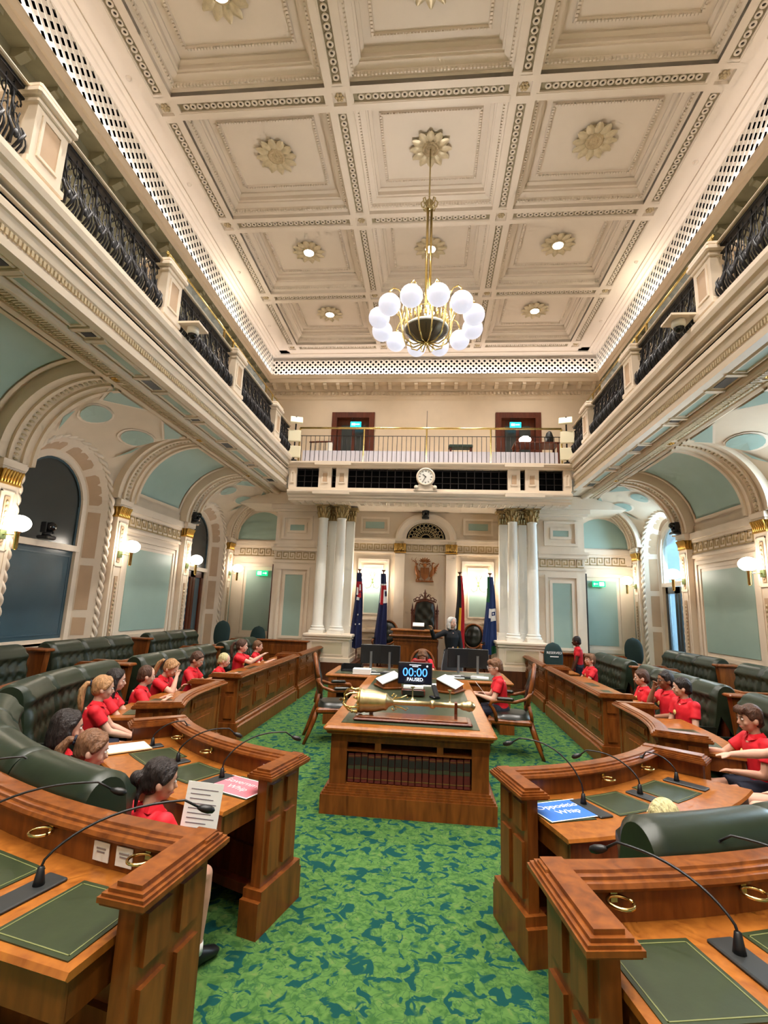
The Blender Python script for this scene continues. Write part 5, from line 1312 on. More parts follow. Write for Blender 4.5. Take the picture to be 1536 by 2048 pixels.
# chairs with reserved covers
COV = mat('teal_black_cover', (14, 44, 44), .8)
for i, (x, y, zb, rz, lab, txt) in enumerate(((2.86, 11.35, .0, PI/2+.5+1.1, 'dark teal covered chair marked RESERVED behind the far right desk', True), (-4.35, 13.0, 0, PI, 'dark covered chair at the end of the left aisle', False), (4.75, 11.9, .15, PI, 'dark covered chair beside the right glazed door', False), (-4.9, 11.95, .15, PI, 'dark covered chair behind the far left bench', False))):
    c = T('covered_chair', lab, 'chair', (x, y, zb), rz)
    b = MB(); b.grid(lambda u, v: (.205*math.cos(2*PI*u)*math.sqrt(max(0, 1-abs(v*1.86-.86)**2.6)), -.22+.07*math.sin(2*PI*u)*math.sqrt(max(0, 1-abs(v*1.86-.86)**2.6))-.06*v, .70+.60*v), 20, 14)
    b.build('cover', COV, c); MB().tube([(0, -.2, .42), (0, -.25, .6), (0, -.24, .8)], .025, 8).build('back_stem', BLACK, c)
    MB().bbox(-.23, .23, -.22, .22, .40, .48, .02).build('seat', BLACK, c); MB().lathe([(.03, .06), (.03, .40)], 8).build('column', BLACK, c)
    for k in range(5): a = k*2*PI/5; MB().tube([(0, 0, .07), (.26*math.cos(a), .26*math.sin(a), .03)], [.025, .02], 6).build('foot', BLACK, c)
    for sx in (-1, 1): MB().tube([(sx*.24, -.1, .48), (sx*.27, -.1, .68), (sx*.27, .12, .70)], .018, 6).build('arm', BLACK, c)
    MT2 = Matrix(((-1, 0, 0, 0), (0, 0, 1, -.178), (0, 1, 0, 1.08), (0, 0, 0, 1)))
    if txt: text('RESERVED', .072, WHT, c, MT2, 'lettering', ext=.002); MB().box(-.09, .09, -.175, -.17, .992, 1.012).build('small_lettering', WHT, c)

# ------------------------------------------------------------------ speaker's place
sd = T('speaker_desk', 'tall panelled speaker desk on the dais below the coat of arms', 'desk', (-.18, 12.78, .0))
MB().box(-.52, .52, -.22, .25, .0, 1.22).build('body', WOOD, sd); MB().bbox(-.64, .66, -.30, .35, 1.22, 1.27, .015).build('lower_top', WOOD, sd)
MB().box(-.56, .58, -.18, .33, 1.27, 1.36).build('upper_box', WOODL, sd); MB().bbox(-.62, .64, -.24, .38, 1.36, 1.40, .012).build('upper_top', WOODL, sd)
for x in (-.30, .30):
    b = MB(); panelled(b, x-.19, x+.19, .55, 1.08, -.22, .015); b.build('panel', WOOD, sd)
MB().box(-.56, .56, -.26, .26, .0, .42).build('plinth', WOOD, sd); MB().box(-.55, .55, -.25, .0, 1.14, 1.18).build('string', WOOD, sd)
bk = T('order_papers', 'white papers on a dark stand at the top of the speaker desk', 'papers', (-.12, 12.8, 1.40))
MB().box(-.15, .15, -.06, .06, 0, .09).build('stand', BLACK, bk); MB().box(-.14, .14, -.08, .08, 0, .02, TM(0, 0, .11) @ RX(.5)).build('sheets', PAPER, bk)
th = T('throne_chair', 'tall carved speaker throne with dark tufted back and spired posts', 'chair', (0.02, 13.55, .36), PI)
b = MB()
def thr(u, v):
    z = .75+.95*v; w = .225+.05*math.sin(PI*v*.9)-.05*(v > .9)*(v-.9)*10*.4
    x = (u-.5)*2*w; tf = math.cos(x*22)*math.cos(z*22+.4)
    return (x, -.10+.06*math.sqrt(max(0, 1-(abs(u-.5)*2)**4))+.012*tf, z+(.06*math.cos((u-.5)*PI) if v > .85 else 0)*(v-.85)/.15)
b.grid(thr, 24, 30); b.build('back_cushion', LEATHB, th)
b = MB(); pts = [thr(0, v) for v in np.linspace(0, 1, 16)]+[thr(u, 1) for u in np.linspace(0, 1, 12)]+[thr(1, v) for v in np.linspace(1, 0, 16)]
b.tube(pts, .024, 7); b.build('back_frame', WOODD, th)
MB().bbox(-.3, .3, -.14, .38, .42, .55, .03).build('seat', LEATHB, th); MB().box(-.28, .28, -.12, .34, 0, .42).build('base', WOODD, th)
for sx in (-1, 1):
    MB().lathe([(.035, .0), (.035, .5), (.025, .55), (.035, .62), (.05, .68), (.05, .74), (.03, .78), (.022, .84), (.03, .9), (.022, .95), (.028, 1.2), (.032, 1.35), (.028, 1.40), (.045, 1.43), (.03, 1.46), (.05, 1.50), (.025, 1.55), (.02, 1.6), (.0, 1.72)], 12, TM(sx*.33, -.10, 0)).build('spire_post', WOODD, th)
    MB().tube([(sx*.33, -.08, .78), (sx*.34, .1, .76), (sx*.34, .28, .74), (sx*.34, .32, .68), (sx*.33, .28, .60)], [.025, .03, .035, .03, .02], 7).build('arm', WOODD, th)
b = MB()
b.tube([(x, -.08, 1.74+.06*math.cos(x*6)) for x in np.linspace(-.30, .30, 11)], .018, 6)
for sx in (-1, 1):
    for cx, cz, r in ((.09, 1.84, .05), (.2, 1.80, .045), (.27, 1.77, .03)): b.tube([(sx*(cx+r*math.cos(a)), -.08, cz+r*math.sin(a)) for a in np.linspace(-.5, 4.6, 12)], .013, 6)
    b.tube([(sx*.05, -.08, 1.86), (sx*.10, -.08, 1.93), (sx*.16, -.08, 1.90)], [.016, .012, .008], 6)
b.tube([(0, -.08, 1.78), (0, -.08, 1.9), (0, -.08, 1.97), (0, -.08, 2.06)], [.02, .03, .03, .004], 8); b.tube([(-.05, -.08, 1.96), (.05, -.08, 1.96)], .012, 6)
b.build('carved_crest', WOODD, th)
# coat of arms
ca = T('coat_of_arms', 'carved wooden coat of arms with two animal supporters on the recess wall', 'carving', (-.01, YR-.06, 2.62))
CW = wood('carved_oak', (120, 66, 26), (176, 106, 46), .4)
MB().bbox(-.25, .25, -.05, .06, .02, .06, .01).build('base_scroll', CW, ca)
b = MB(); b.prism([(-.12, .42), (.12, .42), (.13, .28), (.10, .16), (0, .06), (-.10, .16), (-.13, .28)], -.03, .06, Matrix(((1, 0, 0, 0), (0, 0, 1, -.02), (0, 1, 0, 0), (0, 0, 0, 1)))); b.box(-.10, .10, -.07, -.04, .25, .27); b.box(-.012, .012, -.07, -.04, .1, .4); b.build('shield', CW, ca)
b = MB()    # deer, left
b.tube([(-.16, -.03, .12), (-.20, -.03, .25), (-.24, -.03, .38), (-.25, -.03, .47)], [.05, .06, .05, .03], 8); b.sphere((-.23, -.04, .51), (.05, .03, .03), 8, 6)
for q in ((-.16, .06), (-.24, .06), (-.13, .30)): b.tube([(-.18, -.03, .16 if q[1] < .1 else .33), (q[0], -.03, q[1])], [.025, .014], 6)
for q in (-1, 1): b.tube([(-.24, -.03, .53), (-.28+q*.03, -.03, .60), (-.33+q*.05, -.03, .63), (-.30+q*.06, -.03, .70)], [.012, .01, .008, .004], 5); b.tube([(-.28+q*.03, -.03, .60), (-.34+q*.02, -.03, .58)], [.008, .004], 5)
b.build('supporter', CW, ca)
b = MB()    # crane, right
b.tube([(.15, -.03, .16), (.20, -.03, .26), (.23, -.03, .38), (.20, -.03, .48), (.22, -.03, .54)], [.04, .065, .04, .02, .016], 8); b.sphere((.23, -.04, .55), (.035, .02, .02), 8, 6); b.tube([(.25, -.04, .55), (.32, -.04, .53)], [.01, .003], 5)
for k in range(5): b.tube([(.22, -.03, .24+.03*k), (.30+.02*k, -.03, .30+.055*k), (.33+.012*k, -.03, .26+.075*k)], [.02, .02, .006], 5)
for x in (.15, .21): b.tube([(.19, -.03, .2), (x, -.03, .05)], [.015, .01], 5)
b.build('supporter', CW, ca)
b = MB()
b.sphere((0, -.04, .47), (.06, .04, .05), 10, 8); b.tube([(-.08, -.03, .52), (.08, -.03, .52)], .018, 6)
for k in range(7):
    a = PI*(k+.5)/7; b.tube([(.04*math.cos(a), -.03, .55+.03*math.sin(a)), (.12*math.cos(a), -.03, .58+.09*math.sin(a)), (.17*math.cos(a), -.03, .58+.13*math.sin(a))], [.014, .022, .006], 6)
for q in (-1, 1): b.tube([(q*.06, -.03, .50), (q*.13, -.03, .54), (q*.16, -.03, .48), (q*.12, -.03, .45)], [.014, .016, .012, .006], 6)
b.build('crest', CW, ca)
# sconces on the recess wall
for s in (-1, 1):
    sn = T('wall_sconce', 'twin-globe wall sconce with antler bracket, %s of the coat of arms' % LFT[s], 'lamp', (s*1.47, YR-.03, 2.62))
    VG = mat('verdigris_bronze', (96, 108, 70), .45, .6)
    b = MB(); b.sphere((0, -.03, .0), (.05, .04, .07), 10, 8)
    for q in (-1, 1):
        b.tube([(0, -.04, .04), (q*.05, -.05, .14), (q*.10, -.05, .24)], [.016, .012, .005], 6); b.tube([(q*.05, -.05, .14), (q*.04, -.05, .25)], [.009, .004], 6)
        b.tube([(0, -.05, -.03), (q*.06, -.10, -.17), (q*.14, -.14, -.21), (q*.20, -.16, -.16), (q*.215, -.16, -.10)], [.012, .011, .01, .01, .014], 6); b.tube([(0, -.05, -.02), (q*.05, -.06, -.2)], [.01, .004], 6)
    b.build('bracket', VG, sn)
    for q in (-1, 1): MB().sphere((q*.215, -.16, .02), .108, 18, 12).build('globe', SGLOBE, sn)
# flags
def flag(x, y, z0, H, label, fields, pole_top, wid=.30):
    f = T('flag_on_pole', label, 'flag', (x, y, z0))
    MB().lathe([(.13, 0), (.13, .02), (.05, .05), (.018, .07), (.016, H-.06), (.018, H-.05), (.055, H-.02), (.05, H), (.0, H)], 12).build('pole', WOODD, f)
    def drape(u, v):
        w = (.03+wid*(.25+.75*v)*.5); a = PI*(u*1.0)
        fold = .035*math.sin(u*5*PI+1.0+v)*min(1, v*2)
        x_ = (u-.5)*2*w+.02*math.sin(v*5); return (x_, -.05-.08*math.sin(a)*(.4+.6*v)+fold, H-.10-(H-.62)*v-(.05*(1-abs(u-.5)*2))*v)
    for nm, m_, u0, u1, v0, v1, off in fields:
        b = MB(); b.grid(lambda u, v: tuple(c-(off if k == 1 else 0) for k, c in enumerate(drape(u0+(u1-u0)*u, v0+(v1-v0)*v))), max(3, int(22*(u1-u0))), max(3, int(20*(v1-v0)))); b.build(nm, m_, f)
FN = mat('flag_navy', (16, 22, 66), .75); FR = mat('flag_red', (176, 24, 36), .75); FW = mat('flag_white', (226, 222, 220), .75); FK = mat('flag_black', (16, 14, 18), .75); FY = mat('flag_yellow', (226, 176, 40), .75); FG = mat('flag_green', (16, 92, 56), .75); FB = mat('flag_blue', (18, 44, 96), .75)
Z0 = .36
flag(-1.74, 13.4, Z0, 2.53, 'navy flag with red and white canton on a pole, far left', [('field', FN, 0, 1, 0, 1, 0), ('stripe', FR, .1, .9, .12, .26, .006), ('stripe', FW, .15, .4, .2, .3, .008), ('stripe', FW, .55, .75, .16, .24, .008), ('stripe', FR, .3, .8, .27, .34, .007), ('stripe', FW, .25, .6, .33, .37, .009), ('star', FW, .5, .62, .55, .57, .008), ('star', FW, .35, .45, .68, .70, .008), ('star', FW, .7, .8, .68, .70, .008)], 2.9, .30)
flag(-1.10, 13.45, Z0, 2.53, 'blue flag with bold red and white stripes on a pole, left of the throne', [('field', FN, 0, 1, 0, 1, 0), ('stripe', FW, .1, 1, .14, .40, .004), ('stripe', FR, .2, .55, .18, .42, .008), ('stripe', FR, .2, .95, .16, .22, .009), ('stripe', FN, .72, .98, .24, .31, .010)], 2.9, .30)
flag(.92, 13.4, Z0, 2.53, 'black, yellow and red flag on a pole, right of the throne', [('field', FK, 0, .62, 0, 1, 0), ('stripe', FR, .62, 1, 0, 1, 0), ('stripe', FY, .38, .62, .42, 1, .008)], 2.9, .26)
flag(1.70, 13.4, Z0, 2.53, 'green and blue flag with white emblem on a pole, far right', [('field', FB, 0, 1, 0, 1, 0), ('stripe', FG, 0, .35, 0, .34, .005), ('stripe', FG, .6, 1, .90, 1, .005), ('emblem', FW, .3, .95, .42, .54, .008), ('emblem', FB, .55, .9, .46, .51, .012), ('emblem', FW, .64, .8, .475, .495, .015), ('emblem', FW, .5, .95, .54, .58, .008)], 2.9, .34)

# ------------------------------------------------------------------ chandelier
ch = T('chandelier', 'brass chandelier with twelve opal globes hanging from the central rosette', 'chandelier', (0, 7.8, 6.3))
MB().tube([(0, 0, 2.75), (0, 0, 3.9)], .014, 8).build('rod', DBRASS, ch)
b = MB()
for k in range(3): a = k*2*PI/3; b.tube([(.045*math.cos(a), .045*math.sin(a), .55), (.045*math.cos(a), .045*math.sin(a), 2.62)], .022, 8)
b.build('triple_stem', BRASS, ch)
b = MB(); b.lathe([(.02, 2.58), (.08, 2.60), (.06, 2.66), (.09, 2.72), (.05, 2.78), (.02, 2.82)], 14)
for k in range(8): a = k*PI/4; b.tube([(.06*math.cos(a), .06*math.sin(a), 2.62), (.13*math.cos(a), .13*math.sin(a), 2.66), (.15*math.cos(a), .15*math.sin(a), 2.74), (.11*math.cos(a), .11*math.sin(a), 2.79), (.08*math.cos(a), .08*math.sin(a), 2.73)], .012, 6)
b.build('collar', DBRASS, ch)
MB().lathe([(.0, .02), (.04, .03), (.20, .10), (.33, .20), (.36, .26)], 28).build('bowl', mat('bronze_bowl', (104, 92, 74), .4, .6), ch)
MB().lathe([(.352, .25), (.37, .25), (.372, .29), (.352, .29)], 28).build('bowl_rim', WHITE, ch)
b = MB()
for z in (.30, .52): b.tube([(.355*math.cos(a), .355*math.sin(a), z) for a in np.linspace(0, 2*PI, 33)], .009, 6)
for k in range(24):
    a = k*2*PI/24; c, d = math.cos(a), math.sin(a)
    b.tube([(.355*c, .355*d, .30), (.365*c, .365*d, .40), (.355*c, .355*d, .52)], [.010, .02, .008], 6); b.sphere((.36*c, .36*d, .45), .02, 6, 5)
b.build('gallery_band', BRASS, ch)
b = MB()
for k in range(12): a = k*PI/6; b.tube([(.03*math.cos(a), .03*math.sin(a), .045), (.2*math.cos(a), .2*math.sin(a), .105), (.34*math.cos(a), .34*math.sin(a), .21)], .006, 5)
b.build('bowl_rib', IRON, ch)
MB().lathe([(0, -.02), (.03, -.01), (.05, .03), (.02, .05)], 12).build('finial', BRASS, ch)
am = MB(); am.tube([(.05, 0, .02), (.22, 0, -.02), (.36, 0, .06), (.42, 0, .22), (.44, 0, .42), (.50, 0, .62), (.62, 0, .73), (.73, 0, .72), (.80, 0, .64), (.81, 0, .58)], [.012, .012, .013, .015, .017, .014, .012, .012, .012, .016], 7)
am.tube([(.44, 0, .42), (.42, 0, .60), (.40, 0, .72)], [.010, .014, .004], 6); am.lathe([(.02, .60), (.06, .57), (.065, .54)], 12, TM(.81, 0, 0)); am = am.mesh('arm'); am.materials.append(BRASS)
gl = MB(); gl.sphere((.81, 0, .385), .178, 22, 14); gl = gl.mesh('globe'); gl.materials.append(CGLOBE)
for k in range(12):
    a = (k+.45)*PI/6; o = put('arm', am, ch, rot=(0, 0, a)); put('globe', gl, o)
MB().sphere((0, 0, .62), (.05, .05, .09), 10, 8).build('candle_lamp', LAMP, ch)
light('chandelier_light', 'POINT', (0, 7.8, 7.25), 70, (1.0, 0.94, 0.87), .25)

# ------------------------------------------------------------------ wall lamps, exit signs, cameras
for s in (-1, 1):
    for i, y in enumerate((6.2, 8.82, 11.45, 14.05)):
        w = T('wall_lamp', 'opal globe lamp on brass arm, %s wall, %s pilaster from the camera' % (LFT[s], ('nearest', 'second', 'third', 'farthest')[i]), 'lamp', (s*5.61, y, 2.70), 0 if s < 0 else PI, group='globe lamps on the side pilasters')
        MB().box(.0, .03, -.05, .05, -.06, .06).build('wall_plate', VG, w)
        MB().tube([(.02, 0, 0), (.20, 0, 0)], .008, 6).build('arm', BRASS, w)
        MB().lathe([(.02, -.20), (.03, -.18), (.03, .02), (.045, .04), (.05, .05)], 12, TM(.23)).build('brass_cylinder', BRASS, w)
        MB().sphere((.23, 0, .15), (.145, .145, .115), 20, 12).build('globe', GLOBE, w)
    e = T('exit_sign', 'green running-man exit sign at the far end of the %s aisle' % LFT[s], 'sign', (s*4.80, 14.50, 2.68))
    MB().box(-.17, .17, -.02, .02, 0, .16).build('sign_face', EXITG, e); MB().box(-.13 if s < 0 else .01, -.01 if s < 0 else .13, -.024, -.02, .03, .13).box(.03 if s < 0 else -.12, .12 if s < 0 else -.03, -.024, -.02, .07, .09).prism([(.12 if s < 0 else -.12, .12), (.145 if s < 0 else -.145, .08), (.12 if s < 0 else -.12, .04)], 0, .004, Matrix(((1, 0, 0, 0), (0, 0, -1, -.02), (0, 1, 0, 0), (0, 0, 0, 1)))).build('sign_symbol', EXITW, e)
    MB().box(-.02, .02, .02, .08, .05, .11).build('wall_mount', WHITE, e)
for i, (x, y, z, rz, lab) in enumerate(((-5.86, 7.3, 2.77, -PI/2, 'black robotic camera on the window transom of the left wall'), (-5.5, 11.45, 3.72, -PI/2, 'black robotic camera on the third left pilaster'), (5.5, 11.45, 3.72, PI/2, 'black robotic camera on the third right pilaster'), (-.02, 13.98, 4.40, PI, 'black robotic camera at the crown of the recess arch'))):
    c = T('robotic_camera', lab, 'camera', (x, y, z), rz)
    MB().bbox(-.10, .10, -.10, .10, 0, .06, .015).build('base', BLACK, c); MB().lathe([(0, .06), (.07, .06), (.065, .12), (0, .12)], 14).build('turntable', BLACK, c)
    for q in (-1, 1): MB().bbox(q*.085-.012, q*.085+.012, -.05, .05, .10, .27, .008).build('yoke', BLACK, c)
    MB().tube([(0, -.08, .2), (0, .0, .2), (0, .09, .2), (0, .12, .2)], [.06, .075, .07, .045], 14).build('camera_head', SCREEN, c)
    if i == 3: MB().box(-.03, .03, -.12, -.1, 0, .3).build('wall_mount', BLACK, c)
# gallery odds and ends
gd = T('gallery_table', 'dark table with papers in the right corner of the end gallery', 'table', (2.95, 13.55, 5.55))
MB().bbox(-.6, .6, -.3, .3, .86, .90, .01).build('top', WOODD, gd); 
for x in (-.55, .55):
    for y in (-.25, .25): MB().box(x-.025, x+.025, y-.025, y+.025, 0, .86).build('leg', WOODD, gd)
gl_ = T('dome_lamp', 'white dome table lamp on the gallery table', 'lamp', (2.66, 13.45, 6.45))
MB().lathe([(0, 0), (.06, 0), (.06, .01), (.015, .02), (.015, .05)], 12).build('base', IRON, gl_); MB().sphere((0, 0, .12), (.16, .16, .10), 16, 10).build('shade', GLOBE, gl_)
gc = T('cased_camcorder', 'black covered camcorder on the gallery table beside the speakers', 'camera', (3.3, 13.4, 6.45)); MB().tube([(0, 0, 0), (0, 0, .15), (0, -.02, .28), (.02, -.03, .33)], [.11, .12, .08, .04], 10).build('cover', BLACK, gc)
gb = T('gallery_bench', 'dark green bench top in the middle of the end gallery', 'bench', (.92, 13.6, 5.55)); MB().bbox(-.33, .33, -.15, .15, .80, .88, .015).build('top', mat('deep_green', (24, 48, 34), .6), gb)
for x in (-.28, .28): MB().box(x-.03, x+.03, -.1, .1, 0, .80).build('leg', WOODD, gb)
sr = T('stair_rail', 'short iron handrail with white newel at the left of the end gallery', 'railing', (-3.05, 13.6, 5.55)); MB().tube([(-.35, 0, .96), (.28, 0, .98), (.34, 0, .94)], .025, 8).build('hand_rail', WOODD, sr)
MB().box(.20, .32, -.05, .05, 0, .94).build('newel', WHITE, sr)
for k in range(4): MB().tube([(-.3+.14*k, 0, 0), (-.3+.14*k, 0, .96)], .01, 6).build('baluster', IRON, sr)

# ================================================================== people
def remesh(mb, name, mat_, voxel=.011, it=4, fac=.5):
    me = mb.mesh(name); o = bpy.data.objects.new('tmp_remesh', me); COL.objects.link(o)
    m = o.modifiers.new('r', 'REMESH'); m.mode = 'VOXEL'; m.voxel_size = voxel; m.use_smooth_shade = True
    if it: q = o.modifiers.new('s', 'SMOOTH'); q.factor = fac; q.iterations = it
    bpy.context.view_layer.update()
    dg = bpy.context.evaluated_depsgraph_get(); r = bpy.data.meshes.new_from_object(o.evaluated_get(dg))
    bpy.data.objects.remove(o); bpy.data.meshes.remove(me)
    r.name = name; r.materials.clear(); r.materials.append(mat_); return r
SKIN = {k: mat('skin_'+k, c, .55, var=.05, scale=10, spec=.35) for k, c in (('fair', (212, 166, 144)), ('light', (198, 150, 126)), ('tan', (148, 98, 72)), ('brown', (88, 54, 38)))}
def hairmat(name, rgb):
    m = mat(name, rgb, .5, var=.45, scale=1.0, bump=.8, spec=.35); nt = m.node_tree
    n = next(x for x in nt.nodes if x.type == 'TEX_NOISE'); tc = next(x for x in nt.nodes if x.type == 'TEX_COORD')
    mp = nt.nodes.new('ShaderNodeMapping'); mp.inputs['Scale'].default_value = (110, 45, 16); nt.links.new(tc.outputs['Object'], mp.inputs['Vector']); nt.links.new(mp.outputs['Vector'], n.inputs['Vector']); return m
HAIR = {k: hairmat('hair_'+k, c) for k, c in (('brown', (70, 46, 34)), ('dark', (34, 26, 24)), ('light', (150, 112, 76)), ('blonde', (196, 168, 124)), ('silver', (222, 206, 180)), ('mid', (104, 72, 50)))}
EYEW = mat('eye_white', (232, 228, 222), .3); EYED = mat('eye_iris', (36, 26, 22), .25); LIPS = mat('lips', (168, 84, 78), .5)
BADGE = mat('badge_gold', (230, 196, 120), .5); SHOE = mat('black_shoe', (16, 16, 18), .4); SOCK = mat('white_sock', (225, 222, 218), .8)
def ik(S, W, l1, l2, pole):
    d = W-S; L = d.length
    if L > (l1+l2)*.995: W = S+d*((l1+l2)*.995/L); d = W-S; L = d.length
    a = (l1*l1-l2*l2+L*L)/(2*L); h = math.sqrt(max(0, l1*l1-a*a)); u = d/L
    p = pole-u*pole.dot(u); p.normalize(); return S+u*a+p*h, W
def hand(b, W, d, nrm, thumb_side, k=1.0, curl=.5):
    d = d.normalized(); n = (nrm-d*nrm.dot(d)); n = n.normalized() if n.length > 1e-4 else d.orthogonal().normalized(); x = d.cross(n)
    P = lambda f, s_, u: W+d*(f*k)+x*(s_*k)+n*(u*k)
    b.tube([P(-.01, 0, 0), P(.012, 0, 0), P(.035, 0, .002), P(.062, 0, .001), P(.074, 0, 0)], [(.019*k, .022*k), (.017*k, .027*k), (.015*k, .036*k), (.013*k, .036*k), (.010*k, .030*k)], 10)
    for i, (sx, L) in enumerate(((-.027, .052), (-.009, .062), (.009, .058), (.026, .044))):
        c1 = curl*.5; c2 = curl
        p0 = P(.060, sx, 0); p1 = P(.060+L*.42*math.cos(c1), sx*1.12, -L*.42*math.sin(c1)); p2 = P(.060+L*(.42*math.cos(c1)+.33*math.cos(c2)), sx*1.15, -L*(.42*math.sin(c1)+.33*math.sin(c2))); p3 = P(.060+L*(.42*math.cos(c1)+.33*math.cos(c2)+.25*math.cos(c2*1.5)), sx*1.15, -L*(.42*math.sin(c1)+.33*math.sin(c2)+.25*math.sin(c2*1.5)))
        b.tube([p0, p1, p2, p3], [.0088*k, .0082*k, .0075*k, .0058*k], 7)
    t = thumb_side; b.tube([P(.015, t*.024, -.004), P(.035, t*.044, -.012), P(.056, t*.050, -.018), P(.072, t*.047, -.022)], [.0125*k, .0105*k, .009*k, .0065*k], 7)
def person(label, loc, rz, skin='fair', hair='brown', style='short', k=1.0, lean=.05, hyaw=0.0, hpitch=.05, hands=None, stand=False, shirt=None, bottoms=None, sleeve=.58, glasses=False, badge=True, detail=1.0, roll=0.0, curl=.5, female=False, pelz=None, hroll=0.0, group='school children in red polo shirts'):
    shirt = shirt or RED; bottoms = bottoms or NAVY
    root = T('person', label, 'person', loc, rz, group=group)
    PZ = pelz if pelz is not None else (.82 if stand else .53)
    U = TM(0, 0, PZ) @ RX(-lean) @ RY(roll)
    Ht = U @ TM(0, .012, .43) @ RZ(hyaw) @ RX(lean*.6-hpitch) @ RY(hroll)
    up = lambda v: U @ Vector(v); hd = lambda v: Ht @ Vector(v)
    vx = .0095/detail
    # ---- skin: head, neck, arms, hands, legs in one surface
    b = MB()
    b.sphere((0, .006, .125), (.074, .088, .098), 20, 16, Ht)                    # cranium
    b.sphere((0, .022, .075), (.058, .066, .072), 16, 12, Ht)                    # face and jaw
    b.sphere((0, .058, .030), (.026, .024, .022), 10, 8, Ht)                     # chin
    b.tube([hd((0, .080, .115)), hd((0, .092, .098)), hd((0, .104, .078)), hd((0, .088, .068))], [.009, .011, .0145, .010], 8)  # nose
    b.sphere((0, .083, .048), (.022, .012, .012), 8, 6, Ht)                      # mouth mound
    for q in (-1, 1):
        b.sphere((q*.040, .062, .078), (.022, .02, .022), 8, 6, Ht)              # cheeks
        b.sphere((q*.076, -.006, .092), (.011, .020, .030), 8, 8, Ht @ TM() )     # ears
    b.sphere((0, .074, .138), (.045, .016, .014), 10, 6, Ht)                     # brow
    b.tube([up((0, -.012, .36)), up((0, .0, .44)), hd((0, -.012, .06))], [.050, .044, .044], 12)
    hips = []; fore = {}
    hands = hands or {}
    for q in (-1, 1):
        S_ = up((q*.142, -.008, .355))
        tgt = hands.get(q, None)
        W_ = Vector(tgt) if tgt is not None else Vector((q*.07, .27, PZ+.10))
        pole = Vector((q*.55, -.35, -.8))
        E_, W_ = ik(S_, W_, .245, .215, pole)
        b.tube([S_, S_.lerp(E_, .5), E_], [.043, .039, .034], 10); b.tube([E_, E_.lerp(W_, .3), E_.lerp(W_, .75), W_], [.034, .036, .027, .022], 10); b.sphere(E_, .033, 8, 6)
        d_ = (W_-E_).normalized()
        nr = hands.get('n%d' % q, (0, 0, 1)); hand(b, W_, d_, Vector(nr), -q if nr[2] >= 0 else q, .95, hands.get('c%d' % q, curl))
        fore[q] = (S_, E_, W_)
        if stand: H_, K_, A_ = Vector((q*.075, 0, PZ-.02)), Vector((q*.08, .015, PZ*.53)), Vector((q*.08, -.01, .07))
        else: H_, K_, A_ = Vector((q*.075, .02, PZ-.015)), Vector((q*.095, .37, PZ-.04)), Vector((q*.095, .36, .09))
        b.tube([H_, H_.lerp(K_, .5), K_], [.068, .062, .048], 10); b.sphere(K_, .048, 10, 8); b.tube([K_, K_.lerp(A_, .3), K_.lerp(A_, .75), A_], [.046, .047, .034, .03], 10)
        hips.append((H_, K_, A_))
    b.tube([hips[0][0], hips[1][0]], .07, 10); b.tube([Vector((0, 0, PZ)), up((0, -.01, .36))], [.09, .09], 12)
    put('body', remesh(b, 'body', SKIN[skin], vx, 3, .45), root)
    # ---- shirt
    b = MB(); n_ = 20
    rings = [(-.13 if stand else -.075, .140, .108), (-.04, .138, .104), (.06, .128, .096), (.17, .136, .098), (.27, .150, .102), (.335, .140, .092), (.375, .092, .070), (.405, .057, .055), (.418, .054, .053)]
    if female: rings[2] = (.06, .115, .088); rings[4] = (.27, .145, .112)
    vs = []
    for z, rx_, ry_ in rings: vs += [up((rx_*math.cos(2*PI*i/n_), ry_*math.sin(2*PI*i/n_)-.005, z)) for i in range(n_)]
    fs = [(j*n_+i, j*n_+(i+1) % n_, (j+1)*n_+(i+1) % n_, (j+1)*n_+i) for j in range(len(rings)-1) for i in range(n_)]+[tuple(range(n_-1, -1, -1)), tuple((len(rings)-1)*n_+i for i in range(n_))]
    b.add(vs, fs)
    for q in (-1, 1):
        S_, E_, W_ = fore[q]
        b.sphere(S_, .058, 10, 8)
        if sleeve <= 1: e_ = S_.lerp(E_, sleeve); b.tube([up((q*.08, -.006, .33)), S_, S_.lerp(e_, .5), e_, e_.lerp(E_, .04)], [.06, .060, .056, .058, .056], 12)
        else: b.tube([up((q*.08, -.006, .33)), S_, S_.lerp(E_, .6), E_, E_.lerp(W_, .5), E_.lerp(W_, .96)], [.06, .060, .052, .048, .042, .036], 12); b.sphere(E_, .047, 10, 8)
    sh = put('shirt', remesh(b, 'shirt', shirt, .0115/detail, 4, .5), root)
    if shirt is RED:
        b = MB()
        for q in (-1, 1):      # collar wings and button placket
            b.add([up((q*.008, .058, .408)), up((q*.060, .030, .425)), up((q*.072, .052, .385)), up((q*.036, .088, .372))], [(0, 1, 2, 3)]); b.add([up((q*.060, .030, .425)), up((q*.050, -.045, .430)), up((q*.062, -.060, .395)), up((q*.072, .052, .385))], [(0, 1, 2, 3)])
        b.add([up((-.05, -.045, .43)), up((.05, -.045, .43)), up((.062, -.06, .395)), up((-.062, -.06, .395))], [(0, 1, 2, 3)])
        b.build('collar', RED, sh)
        if badge:
            b = MB(); c_ = Vector((.068, .094, .255)); b.lathe([(0, .008), (.026, .006), (.030, 0)], 14, U @ Matrix.Translation(c_) @ RX(-PI/2+.12) @ RY(.25)); b.build('badge', BADGE, sh)
    # ---- bottoms
    b = MB(); b.sphere((0, .0, PZ-.01), (.142, .118, .10), 16, 12)
    for H_, K_, A_ in hips:
        if bottoms is NAVY: e_ = H_.lerp(K_, .70); b.tube([H_, H_.lerp(e_, .5), e_], [.086, .080, .078], 12)
        else: b.tube([H_, K_, K_.lerp(A_, .95)], [.09, .07, .05], 12); b.sphere(K_, .068, 10, 8)
